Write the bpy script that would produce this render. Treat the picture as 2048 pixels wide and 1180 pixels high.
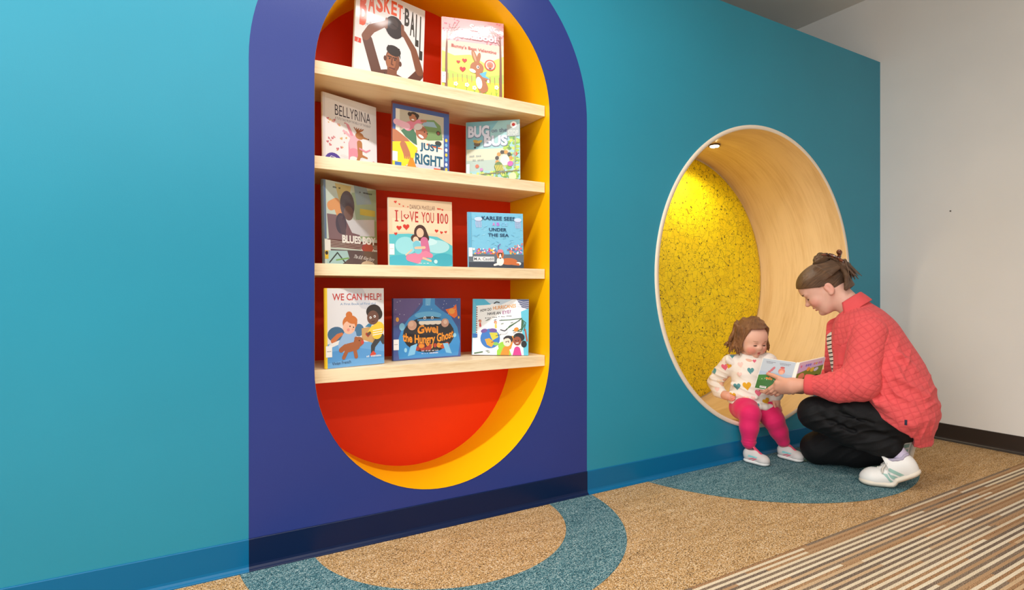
import bpy, bmesh, math, random
import numpy as np
from mathutils import Vector, Matrix, noise
from mathutils.geometry import tessellate_polygon, delaunay_2d_cdt
from mathutils.bvhtree import BVHTree

for o in list(bpy.data.objects):
    bpy.data.objects.remove(o)
scene = bpy.context.scene
COL = scene.collection
PI = math.pi
R = math.radians

# ------------------------------------------------------------------ camera
cam = bpy.data.cameras.new('camera')
cam.sensor_fit = 'HORIZONTAL'
cam.sensor_width = 36.0
cam.lens = 36.0 * 1129.263 / 2048
cam.shift_y = -4.336 / 2048
cam.clip_start = 0.05
camo = bpy.data.objects.new('camera', cam)
COL.objects.link(camo)
camo.location = (0, -2.0074, 0.9)
camo.rotation_euler = (PI / 2, 0, -R(30.3523))
scene.camera = camo

# ------------------------------------------------------------------ light
scene.view_settings.view_transform = 'Standard'
scene.view_settings.look = 'None'
scene.view_settings.gamma = 1.0
scene.view_settings.use_curve_mapping = False
scene.view_settings.exposure = -0.06

world = bpy.data.worlds.new('world')
scene.world = world
world.use_nodes = True
wb = world.node_tree.nodes['Background']
wb.inputs[0].default_value = (0.92, 0.96, 1.0, 1)
wb.inputs[1].default_value = 0.34


def area_light(name, loc, sx, sy, watts, color=(1.0, 0.975, 0.945)):
    l = bpy.data.lights.new(name, 'AREA')
    l.shape = 'RECTANGLE'
    l.size = sx
    l.size_y = sy
    l.energy = watts
    l.color = color
    o = bpy.data.objects.new(name, l)
    o.location = loc
    COL.objects.link(o)
    return o


# three rows of linear ceiling luminaires running parallel to the feature wall
# added cool fill from the left for the white wall, no actual window
left_fill = area_light('left_fill_light', (-4.5, -3.6, 1.55), 2.2, 5.6, 165, (0.93, 0.97, 1.0))
left_fill.rotation_euler = (0, -PI / 2, 0)
area_light('linear_ceiling_light', (-1.15, -1.04, 2.75), 5.6, 0.09, 112)
area_light('linear_ceiling_light', (-1.1, -3.32, 2.75), 5.6, 0.09, 84)
area_light('linear_ceiling_light', (-1.1, -5.55, 2.75), 5.6, 0.09, 84)

# ------------------------------------------------------------------ helpers


def lin(c):
    c = c / 255.0
    return c / 12.92 if c <= 0.04045 else ((c + 0.055) / 1.055) ** 2.4


def rgb(r, g, b):
    return (lin(r), lin(g), lin(b), 1.0)


class NT:
    """tiny node-tree builder"""

    def __init__(self, name):
        self.m = bpy.data.materials.new(name)
        self.m.use_nodes = True
        self.t = self.m.node_tree
        self.b = self.t.nodes['Principled BSDF']

    def n(self, kind, **kw):
        nd = self.t.nodes.new('ShaderNode' + kind)
        for k, v in kw.items():
            if k.startswith('i_'):
                key = k[2:]
                key = int(key) if key.isdigit() else key
                self.set(nd.inputs[key], v)
            else:
                setattr(nd, k, v)
        return nd

    def set(self, sock, v):
        if isinstance(v, bpy.types.NodeSocket):
            self.t.links.new(v, sock)
        else:
            sock.default_value = v

    def P(self, **kw):
        for k, v in kw.items():
            self.set(self.b.inputs[k.replace('_', ' ')], v)
        return self

    def math(self, op, a, b=0.0, c=0.0):
        nd = self.n('Math', operation=op)
        self.set(nd.inputs[0], a)
        self.set(nd.inputs[1], b)
        self.set(nd.inputs[2], c)
        return nd.outputs[0]

    def mix(self, f, a, b, kind='MIX'):
        nd = self.n('Mix', data_type='RGBA', blend_type=kind)
        self.set(nd.inputs[0], f)
        self.set(nd.inputs[6], a)
        self.set(nd.inputs[7], b)
        return nd.outputs[2]

    def coord(self, which='Object'):
        return self.n('TexCoord').outputs[which]

    def mapping(self, v, scale=(1, 1, 1), loc=(0, 0, 0), rot=(0, 0, 0)):
        nd = self.n('Mapping')
        self.set(nd.inputs[0], v)
        nd.inputs[1].default_value = loc
        nd.inputs[2].default_value = rot
        nd.inputs[3].default_value = scale
        return nd.outputs[0]

    def noise(self, v, scale, detail=2.0, rough=0.5, out='Fac'):
        nd = self.n('TexNoise')
        self.set(nd.inputs['Vector'], v)
        nd.inputs['Scale'].default_value = scale
        nd.inputs['Detail'].default_value = detail
        nd.inputs['Roughness'].default_value = rough
        return nd.outputs[out]

    def ramp(self, f, stops, interp='LINEAR'):
        nd = self.n('ValToRGB')
        cr = nd.color_ramp
        cr.interpolation = interp
        while len(cr.elements) < len(stops):
            cr.elements.new(0.5)
        for e, (p, c) in zip(cr.elements, stops):
            e.position = p
            e.color = c
        self.set(nd.inputs[0], f)
        return nd.outputs[0]

    def bump(self, h, strength=0.2, dist=0.002):
        nd = self.n('Bump')
        self.set(nd.inputs['Height'], h)
        nd.inputs['Strength'].default_value = strength
        nd.inputs['Distance'].default_value = dist
        self.set(self.b.inputs['Normal'], nd.outputs[0])
        return nd.outputs[0]


def plain(name, col, rough=0.5, **kw):
    t = NT(name)
    t.P(Base_Color=col, Roughness=rough, **kw)
    v = t.coord()
    t.bump(t.noise(v, 180, 2), 0.06, 0.001)
    return t.m


def paint(name, col, rough=0.33, peel=0.10):
    t = NT(name)
    v = t.coord()
    n1 = t.noise(v, 1.3, 3)
    c2 = tuple(min(1, x * 1.05) for x in col[:3]) + (1,)
    c1 = tuple(x * 0.96 for x in col[:3]) + (1,)
    t.P(Base_Color=t.ramp(n1, [(0.3, c1), (0.7, c2)]), Roughness=rough, Specular_IOR_Level=0.35)
    t.bump(t.noise(v, 260, 3, 0.6), peel, 0.0015)
    return t.m


def wood(name, light, dark, axis='X', rough=0.42, uv=False, k=1.0):
    t = NT(name)
    v = t.coord('UV') if uv else t.coord()
    s = {'X': (1.2, 14, 14), 'Y': (14, 1.2, 14), 'Z': (14, 14, 1.2)}[axis]
    g = t.noise(t.mapping(v, tuple(q * k for q in s)), 1.6, 6, 0.62)
    f = t.noise(t.mapping(v, tuple(q * 6 * k for q in s)), 2.5, 3)
    big = t.noise(v, 1.7, 3)
    a = t.math('MULTIPLY_ADD', g, 0.62, t.math('MULTIPLY', f, 0.22))
    a = t.math('MULTIPLY_ADD', big, 0.25, a)
    t.P(Base_Color=t.ramp(a, [(0.40, dark), (0.56, light), (0.75, tuple(min(1, x * 1.06) for x in light[:3]) + (1,))]), Roughness=rough)
    t.bump(f, 0.04, 0.001)
    return t.m


def link(o, parent=None, **props):
    COL.objects.link(o)
    if parent is not None:
        o.parent = parent
    for k, v in props.items():
        o[k] = v
    return o


def mesh(name, verts, faces, mats, parent=None, smooth=False, fmat=None, uv=None, cols=None, **props):
    me = bpy.data.meshes.new(name)
    if isinstance(verts, np.ndarray):
        verts = verts.tolist()
    if isinstance(faces, np.ndarray):
        faces = faces.tolist()
    me.from_pydata(verts, [], faces)
    if not isinstance(mats, (list, tuple)):
        mats = [mats]
    for m in mats:
        me.materials.append(m)
    if fmat is not None:
        me.polygons.foreach_set('material_index', fmat)
    if smooth:
        me.polygons.foreach_set('use_smooth', [True] * len(me.polygons))
    if uv is not None or cols is not None:
        li = np.empty(len(me.loops), dtype=np.int32)
        me.loops.foreach_get('vertex_index', li)
    if uv is not None:
        l = me.uv_layers.new(name='UVMap')
        l.data.foreach_set('uv', np.asarray(uv, dtype=np.float32)[li].ravel())
    if cols is not None:
        a = me.color_attributes.new('Col', 'FLOAT_COLOR', 'POINT')
        a.data.foreach_set('color', np.asarray(cols, dtype=np.float32).ravel())
    me.update()
    o = bpy.data.objects.new(name, me)
    return link(o, parent, **props)


def from_bm(name, bm, mats, parent=None, smooth=False, **props):
    me = bpy.data.meshes.new(name)
    bm.normal_update()
    bm.to_mesh(me)
    bm.free()
    if not isinstance(mats, (list, tuple)):
        mats = [mats]
    for m in mats:
        me.materials.append(m)
    if smooth:
        me.polygons.foreach_set('use_smooth', [True] * len(me.polygons))
    o = bpy.data.objects.new(name, me)
    return link(o, parent, **props)


def box_bm(bm, x0, x1, y0, y1, z0, z1, bev=0.0, seg=2):
    r = bmesh.ops.create_cube(bm, size=1)
    for v in r['verts']:
        v.co = Vector(((x0 + x1) / 2 + v.co.x * (x1 - x0), (y0 + y1) / 2 + v.co.y * (y1 - y0), (z0 + z1) / 2 + v.co.z * (z1 - z0)))
    if bev:
        es = list({e for v in r['verts'] for e in v.link_edges})
        bmesh.ops.bevel(bm, geom=es, offset=bev, segments=seg, affect='EDGES', profile=0.6)


def box(name, x0, x1, y0, y1, z0, z1, mats, parent=None, bev=0.0, **props):
    bm = bmesh.new()
    box_bm(bm, x0, x1, y0, y1, z0, z1, bev)
    return from_bm(name, bm, mats, parent, **props)


def empty(name, loc=(0, 0, 0), mat=None, **props):
    o = bpy.data.objects.new(name, None)
    if mat is not None:
        o.matrix_world = mat
    else:
        o.location = loc
    return link(o, None, **props)


def tess(loops):
    pts = [p for l in loops for p in l]
    tri = tessellate_polygon([[Vector((p[0], p[1], 0)) for p in l] for l in loops])
    return pts, [tuple(t) for t in tri]


def arc(cx, cy, r, a0, a1, n):
    return [(cx + r * math.cos(R(a0 + (a1 - a0) * i / n)), cy + r * math.sin(R(a0 + (a1 - a0) * i / n))) for i in range(n + 1)]


# ------------------------------------------------------------------ materials
M = {}
M['teal'] = paint('teal_paint', rgb(38, 138, 164), 0.34)
M['navy'] = paint('navy_paint', rgb(40, 56, 126), 0.32, 0.14)
M['yellow'] = paint('yellow_paint', rgb(255, 190, 0), 0.45)
M['red'] = paint('red_paint', rgb(240, 54, 0), 0.5)
M['white'] = paint('white_paint', rgb(222, 218, 212), 0.6)
M['ceil'] = paint('ceiling_paint', rgb(226, 222, 216), 0.8)
M['base_teal'] = plain('teal_vinyl_base', rgb(0, 100, 146), 0.32, Specular_IOR_Level=0.3)
M['base_navy'] = plain('navy_vinyl_base', rgb(4, 26, 64), 0.32, Specular_IOR_Level=0.3)
M['base_brown'] = plain('brown_vinyl_base', rgb(44, 35, 30), 0.35)
M['maple'] = wood('maple_shelf', rgb(240, 220, 184), rgb(219, 190, 146), 'X')
M['ply'] = wood('bent_maple_plywood', rgb(234, 204, 156), rgb(214, 178, 126), 'X', uv=True, k=0.35)
M['plyedge'] = plain('plywood_edge', rgb(238, 222, 200), 0.5)
M['paper'] = plain('page_paper', rgb(240, 236, 226), 0.7)


def carpet(name, stops, streak=0.10):
    t = NT(name)
    v = t.coord()
    n1 = t.noise(v, 330, 1, 0.5)
    n3 = t.noise(t.mapping(v, (1.0, 2.2, 1), (3.1, 1.7, 0)), 120, 2, 0.6)
    n2 = t.noise(t.mapping(v, (1.0, 5.0, 1)), 7, 3)
    f = t.math('MULTIPLY_ADD', n1, 0.62, t.math('MULTIPLY', n3, 0.38))
    f = t.math('ADD', f, t.math('MULTIPLY', t.math('SUBTRACT', n2, 0.5), streak))
    t.P(Base_Color=t.ramp(f, stops), Roughness=0.95, Specular_IOR_Level=0.1)
    t.bump(f, 0.7, 0.004)
    return t.m


M['carpet_tan'] = carpet('tan_carpet', [(0.38, rgb(70, 58, 50)), (0.435, rgb(140, 108, 72)), (0.50, rgb(196, 152, 94)), (0.56, rgb(206, 166, 112)), (0.62, rgb(226, 212, 190))])
M['carpet_blue'] = carpet('blue_carpet', [(0.38, rgb(26, 48, 56)), (0.44, rgb(54, 92, 102)), (0.51, rgb(78, 124, 132)), (0.56, rgb(112, 146, 150)), (0.62, rgb(176, 190, 186))])


def stripe_carpet():
    t = NT('striped_carpet')
    v = t.coord()
    sx = t.n('SeparateXYZ', i_0=v)
    w = 0.0112
    row = t.math('FLOOR', t.math('DIVIDE', sx.outputs[1], w))
    wn = t.n('TexWhiteNoise', noise_dimensions='1D')
    t.set(wn.inputs['W'], row)
    seg = t.math('FLOOR', t.math('DIVIDE', t.math('ADD', sx.outputs[0], t.math('MULTIPLY', wn.outputs[0], 3.0)), 0.58))
    w2 = t.n('TexWhiteNoise', noise_dimensions='2D')
    cb = t.n('CombineXYZ')
    t.set(cb.inputs[0], row)
    t.set(cb.inputs[1], seg)
    t.set(w2.inputs['Vector'], cb.outputs[0])
    alt = t.math('MODULO', t.math('ABSOLUTE', row), 2.0)
    dark = t.ramp(w2.outputs[0], [(0.0, rgb(176, 136, 98)), (0.30, rgb(148, 128, 108)), (0.58, rgb(184, 146, 108)), (0.78, rgb(134, 116, 100))], 'CONSTANT')
    light = t.ramp(w2.outputs[0], [(0.0, rgb(228, 210, 180)), (0.42, rgb(208, 176, 138)), (0.60, rgb(234, 218, 190)), (0.84, rgb(186, 150, 112))], 'CONSTANT')
    base = t.mix(alt, dark, light)
    n1 = t.noise(t.mapping(v, (1, 1.5, 1)), 230, 2, 0.7)
    fle = t.ramp(n1, [(0.40, (0.22, 0.2, 0.19, 1)), (0.47, (0.8, 0.78, 0.76, 1)), (0.60, (1.25, 1.22, 1.2, 1))])
    spk = t.math('MULTIPLY_ADD', t.math('SUBTRACT', 1.0, alt), 0.65, 0.30)
    t.P(Base_Color=t.mix(spk, base, t.mix(1.0, base, fle, 'MULTIPLY')), Roughness=0.95, Specular_IOR_Level=0.1)
    t.bump(n1, 0.8, 0.004)
    return t.m


M['carpet_stripe'] = stripe_carpet()


def fabric_print():
    """yellow upholstery with a scribbled line drawing all over"""
    t = NT('yellow_print_fabric')
    v0 = t.coord()
    wob = t.noise(v0, 16, 2, 0.5, 'Color')
    off = t.n('VectorMath', operation='MULTIPLY_ADD')
    t.set(off.inputs[0], wob)
    off.inputs[1].default_value = (0.055, 0.0, 0.055)
    t.set(off.inputs[2], v0)
    v = off.outputs[0]

    def lines(scale, width):
        nd = t.n('TexVoronoi', feature='DISTANCE_TO_EDGE')
        t.set(nd.inputs['Vector'], v)
        nd.inputs['Scale'].default_value = scale
        return t.math('LESS_THAN', nd.outputs['Distance'], width)
    l1 = lines(19, 0.016)
    l2 = lines(35, 0.018)
    gate = t.math('GREATER_THAN', t.noise(v0, 20, 1), 0.46)
    l2 = t.math('MULTIPLY', l2, gate)

    def dots(scale, r, thr, ring=0.0):
        nd = t.n('TexVoronoi', feature='F1')
        t.set(nd.inputs['Vector'], v0)
        nd.inputs['Scale'].default_value = scale
        d = t.math('LESS_THAN', nd.outputs['Distance'], r)
        if ring:
            d = t.math('MULTIPLY', d, t.math('GREATER_THAN', nd.outputs['Distance'], ring))
        sep = t.n('SeparateColor', i_0=nd.outputs['Color'])
        return t.math('MULTIPLY', d, t.math('GREATER_THAN', sep.outputs[0], thr))
    d1 = dots(40, 0.20, 0.66)
    d2 = dots(27, 0.25, 0.70, 0.18)
    d3 = dots(62, 0.20, 0.72)
    thin = t.math('MULTIPLY', t.math('MAXIMUM', l1, l2), 0.6)
    dk = t.math('MULTIPLY', t.math('MAXIMUM', d1, t.math('MAXIMUM', d2, d3)), 0.9)
    ink = t.math('MAXIMUM', thin, dk)
    cell = t.n('TexVoronoi', feature='F1')
    t.set(cell.inputs['Vector'], v)
    cell.inputs['Scale'].default_value = 16
    sep = t.n('SeparateColor', i_0=cell.outputs['Color'])
    yel = t.ramp(sep.outputs[0], [(0.0, rgb(240, 210, 0)), (0.5, rgb(250, 224, 0)), (1.0, rgb(246, 218, 20))])
    t.P(Base_Color=t.mix(ink, yel, rgb(50, 38, 14)), Roughness=0.55)
    t.bump(t.noise(v0, 420, 1), 0.15, 0.001)
    return t.m


M['fabric'] = fabric_print()


def vcol(name, rough=0.5, coat=0.0, bump=0.0, scale=150, spec=0.5, sss=0.0, sheen=0.0, wave=0.0):
    t = NT(name)
    a = t.n('VertexColor', layer_name='Col')
    t.P(Base_Color=a.outputs[0], Roughness=rough, Specular_IOR_Level=spec)
    if coat:
        t.P(Coat_Weight=coat, Coat_Roughness=0.06)
    if sss:
        t.P(Subsurface_Weight=sss, Subsurface_Radius=(0.012, 0.005, 0.003), Subsurface_Scale=1.0)
    if sheen:
        t.P(Sheen_Weight=sheen)
    v = t.coord()
    if wave:
        nb = t.n('Bump')
        t.set(nb.inputs['Height'], t.noise(v, 9, 2))
        nb.inputs['Strength'].default_value = wave
        nb.inputs['Distance'].default_value = 0.012
        t.set(t.b.inputs['Coat Normal'], nb.outputs[0])
    if bump:
        t.bump(t.noise(v, scale, 3), bump, 0.002)
    return t.m


M['print'] = vcol('matte_cover_print', 0.42, 0.25)
M['gloss'] = vcol('glossy_cover_print', 0.35, 0.7, wave=0.15)
M['mylar'] = vcol('plastic_jacket_print', 0.4, 1.0, wave=0.55)

# ------------------------------------------------------------------ setting
XW, ZT, ZC, YB = 4.019, 2.437, 2.8925, 0.9
BX0, BX1 = 0.188, 1.5635          # navy band
NX, NR, NZ0, NZ1, ND = 0.877, 0.484, 0.635, 1.664, 0.333   # pill niche
CX, CZ, CR, CRI, CD = 2.811, 0.990, 0.837, 0.815, 0.620    # round nook
XL = -4.6

pill = arc(NX, NZ1, NR, 0, 180, 48) + arc(NX, NZ0, NR, 180, 360, 48)
band_r = (BX1 - BX0) / 2
band_top = [(BX0, 1.664)] + arc((BX0 + BX1) / 2, 1.664, band_r, 180, 0, 64)[1:-1] + [(BX1, 1.664)]
band = [(BX0, 0)] + band_top + [(BX1, 0)]
ringo = arc(CX, CZ, CR, 0, 360, 128)[:-1]
teal = [(XL, 0)] + band + [(XW, 0), (XW, ZT), (XL, ZT)]
pA, fA = tess([teal, ringo])
pB, fB = tess([band, pill])
V = [(x, 0, z) for x, z in pA] + [(x, 0, z) for x, z in pB]
Fc = [tuple(f) for f in fA] + [tuple(i + len(pA) for i in f) for f in fB]
fm = [0] * len(fA) + [1] * len(fB)
# top ledge, back and end of the furred-out wall
n0 = len(V)
V += [(XL, 0, ZT), (XW, 0, ZT), (XW, YB, ZT), (XL, YB, ZT), (XL, 0, 0), (XL, YB, 0)]
Fc += [(n0, n0 + 1, n0 + 2, n0 + 3), (n0, n0 + 3, n0 + 5, n0 + 4)]
fm += [0, 0]
wall = mesh('wall_back', V, Fc, [M['teal'], M['navy']], fmat=fm, kind='structure',
            label='teal painted feature wall with a navy arch around the book niche', category='wall')

mesh('wall_right', [(XW, -8, 0), (XW, YB + .1, 0), (XW, YB + .1, ZC), (XW, -8, ZC), (XW + .12, -8, 0), (XW + .12, YB + .1, 0), (XW + .12, YB + .1, ZC), (XW + .12, -8, ZC)],
     [(0, 3, 2, 1), (4, 5, 6, 7), (0, 4, 7, 3), (1, 2, 6, 5)], M['white'], kind='structure', label='plain off-white side wall at the right', category='wall')
mesh('wall_far', [(XL, YB, ZT), (XW, YB, ZT), (XW, YB, ZC), (XL, YB, ZC)], [(0, 3, 2, 1)], M['white'], kind='structure',
     label='white upper wall behind the teal ledge', category='wall')
box('ceiling', XL, XW + .12, -8, YB + .1, ZC, ZC + .1, M['ceil'], kind='structure', label='off-white ceiling above the teal wall', category='ceiling')

# pill-shaped book niche
n = len(pill)
pv = [(x, -0.0015, z) for x, z in pill] + [(x, ND, z) for x, z in pill]
nf = [(i, n + i, n + (i + 1) % n, (i + 1) % n) for i in range(n)]
niche = mesh('wall_niche', pv, nf, M['yellow'], smooth=True, kind='structure', label='yellow sided pill-shaped niche holding four bookshelves', category='niche')
pp, pf = tess([pill])
mesh('back_panel', [(x, ND, z) for x, z in pp], pf, M['red'], parent=niche, label='red painted back of the niche')

# floor: striped carpet field with inlaid pieces
floor = box('floor', XL, XW + .12, -8, YB + .1, -0.1, 0.0, M['carpet_stripe'], kind='structure', label='striped brown and cream carpet floor', category='floor')
YT = -0.796


def slab(name, loops, z, mat, label, keep=None):
    pts, tri = tess(loops)
    vs = [(x, y, z) for x, y in pts]
    mesh(name, vs, tri, mat, parent=floor, label=label)


slab('carpet_strip', [[(XL, YT), (XW, YT), (XW, 0), (XL, 0)]], 0.0010, M['carpet_tan'], 'tan flecked carpet border along the wall')


def clip_arc(cx, cy, r, n=96):
    """part of the circle in front of the wall (y <= -0.001), left end first"""
    pts = []
    for i in range(n + 1):
        a = PI + PI * i / n
        pts.append((cx + r * math.cos(a), cy + r * math.sin(a)))
    return pts


def disc_front(cx, cy, r):
    half = math.sqrt(r * r - cy * cy)
    a0 = math.atan2(-cy, -half)
    a1 = math.atan2(-cy, half)
    if a0 > 0:
        a0 -= 2 * PI
    return [(cx + r * math.cos(a0 + (a1 - a0) * i / 80), cy + r * math.sin(a0 + (a1 - a0) * i / 80)) for i in range(81)]


outer = disc_front(0.868, 0.022, 0.708)
inner = disc_front(0.871, 0.019, 0.480)
slab('carpet_ring', [outer + inner[::-1]], 0.0020, M['carpet_blue'], 'blue-green half ring of carpet below the book niche')
slab('carpet_disc', [disc_front(2.776, 0.187, 0.887)], 0.0020, M['carpet_blue'], 'blue-green half disc of carpet below the round nook')


def baseboard(name, p0, p1, nrm, mat, label):
    """cove base: profile swept from p0 to p1, nrm points into the room"""
    prof = [(0, 0.104), (0.0028, 0.1035), (0.0040, 0.1015), (0.0040, 0.022), (0.0055, 0.015), (0.009, 0.009), (0.0135, 0.0062), (0.0150, 0.0035), (0.0150, 0.0005), (0, 0.0005)]
    vs = []
    for p in (p0, p1):
        for d, z in prof:
            vs.append((p[0] + nrm[0] * d, p[1] + nrm[1] * d, z))
    k = len(prof)
    fs = [(i, (i + 1) % k, k + (i + 1) % k, k + i) for i in range(k)] + [tuple(range(k)), tuple(range(2 * k - 1, k - 1, -1))]
    o = mesh(name, vs, fs, mat, kind='structure', label=label, category='baseboard')
    bm = bmesh.new()
    bm.from_mesh(o.data)
    bmesh.ops.recalc_face_normals(bm, faces=bm.faces)
    bm.to_mesh(o.data)
    bm.free()
    return o


baseboard('baseboard_left', (XL, 0), (BX0, 0), (0, -1), M['base_teal'], 'teal vinyl cove base left of the navy arch')
baseboard('baseboard_center', (BX0, 0), (BX1, 0), (0, -1), M['base_navy'], 'dark navy vinyl cove base under the navy arch')
baseboard('baseboard_back', (BX1, 0), (XW, 0), (0, -1), M['base_teal'], 'teal vinyl cove base under the round nook')
baseboard('baseboard_right', (XW, 0), (XW, -8), (-1, 0), M['base_brown'], 'dark brown vinyl base on the white wall')

# shelves
SH = [1.7093, 1.3776, 1.0029, 0.6301]
ST = [0.046, 0.044, 0.042, 0.046]
SL = ['maple shelf holding two books, topmost in the niche', 'maple shelf second from the top holding three books',
      'maple shelf third from the top holding three glossy books', 'lowest maple shelf in the niche, above the empty red bottom']
for z, th, lb in zip(SH, ST, SL):
    o = box('shelf', -0.4805, 0.4805, 0.030, ND - 0.0005, -th, 0, M['maple'], bev=0.0012, label=lb, category='shelf', group='maple shelves in the niche')
    o.location = (NX, 0, z)

bm = bmesh.new()
bmesh.ops.create_cone(bm, segments=12, radius1=0.004, radius2=0.003, depth=0.006, cap_ends=True, matrix=Matrix.Rotation(PI / 2, 4, 'Y'))
nail = from_bm('nail', bm, plain('dark_nail', rgb(70, 62, 56), 0.5), label='tiny dark nail in the white side wall', category='nail')
nail.location = (XW - 0.003, -0.40, 1.395)

# round reading nook: bent plywood ring, edge band, padded back, downlight
nook = empty('reading_nook', (CX, 0, CZ - CR), label='round plywood nook lined with yellow patterned fabric set into the teal wall', category='nook')
OFF = Vector((0, 0, CR))


def ring_mesh(name, prof, mat, seg=160, uvw=False, label=None):
    vs, uvs, fs = [], [], []
    k = len(prof)
    for i in range(seg + 1):
        a = 2 * PI * i / seg - PI / 2
        for r, y in prof:
            vs.append((r * math.cos(a), y, CR + r * math.sin(a)))
            uvs.append((a * CRI, y))
    for i in range(seg):
        for j in range(k - 1):
            fs.append((i * k + j, (i + 1) * k + j, (i + 1) * k + j + 1, i * k + j + 1))
    o = mesh(name, vs, fs, mat, parent=nook, smooth=True, uv=uvs)
    if label:
        o['label'] = label
    return o


ring_mesh('plywood_liner', [(CRI, -0.005), (CRI, CD + 0.02)], M['ply'], label='warm maple plywood bent into a cylinder')
o = ring_mesh('edge_band', [(CRI, -0.004), (CRI + 0.001, -0.0065), (CR - 0.001, -0.0065), (CR, -0.005), (CR, 0.004)], M['plyedge'], label='pale plywood front edge')
# padded fabric back
vs, fs = [(0, CD - 0.03, CR)], []
seg = 128
for r, y in ((0.3, CD - 0.03), (0.6, CD - 0.028), (0.76, CD - 0.024), (0.80, CD - 0.014), (0.812, CD)):
    for i in range(seg):
        a = 2 * PI * i / seg
        vs.append((r * math.cos(a), y, CR + r * math.sin(a)))
for i in range(seg):
    fs.append((0, 1 + i, 1 + (i + 1) % seg))
    for k in range(4):
        b0, b1 = 1 + k * seg, 1 + (k + 1) * seg
        fs.append((b0 + i, b1 + i, b1 + (i + 1) % seg, b0 + (i + 1) % seg))
mesh('back_cushion', vs, fs, M['fabric'], parent=nook, smooth=True, label='yellow fabric with black line drawings')
# recessed puck downlight at the top of the ring
tm = NT('lamp_lens')
tm.P(Base_Color=(1, 1, 1, 1), Emission_Color=(1.0, 0.86, 0.62, 1), Emission_Strength=60.0)
M['lens'] = tm.m
M['metal'] = plain('brushed_metal', rgb(120, 110, 100), 0.35, Metallic=0.8)
dl = Vector((0.0, 0.345, CR + CRI - 0.003))
bm = bmesh.new()
bmesh.ops.create_cone(bm, segments=32, radius1=0.036, radius2=0.034, depth=0.014, cap_ends=True, matrix=Matrix.Translation(dl))
hs = from_bm('downlight_housing', bm, M['metal'], nook, label='small round metal downlight')
bm = bmesh.new()
bmesh.ops.create_cone(bm, segments=32, radius1=0.026, radius2=0.026, depth=0.003, cap_ends=True, matrix=Matrix.Translation(dl - Vector((0, 0, 0.008))))
from_bm('lens', bm, M['lens'], hs, label='glowing lens')
sp = bpy.data.lights.new('downlight', 'SPOT')
sp.energy = 17
sp.spot_size = R(150)
sp.spot_blend = 0.6
sp.shadow_soft_size = 0.03
sp.color = (1.0, 0.90, 0.72)
so = bpy.data.objects.new('downlight', sp)
so.location = (CX, 0.345, CZ + CRI - 0.03)
COL.objects.link(so)

# ------------------------------------------------------------------ books
_glyph = {}


def text_tris(s, bold=0.0):
    key = (s, bold)
    if key not in _glyph:
        cu = bpy.data.curves.new('t', 'FONT')
        cu.body = s
        cu.size = 1.0
        cu.offset = bold
        cu.resolution_u = 3
        ob = bpy.data.objects.new('t', cu)
        me = bpy.data.meshes.new_from_object(ob)
        vs = [(v.co.x, v.co.y) for v in me.vertices]
        fs = [tuple(p.vertices) for p in me.polygons]
        bpy.data.objects.remove(ob)
        bpy.data.curves.remove(cu)
        bpy.data.meshes.remove(me)
        _glyph[key] = (vs, fs)
    return _glyph[key]


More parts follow.
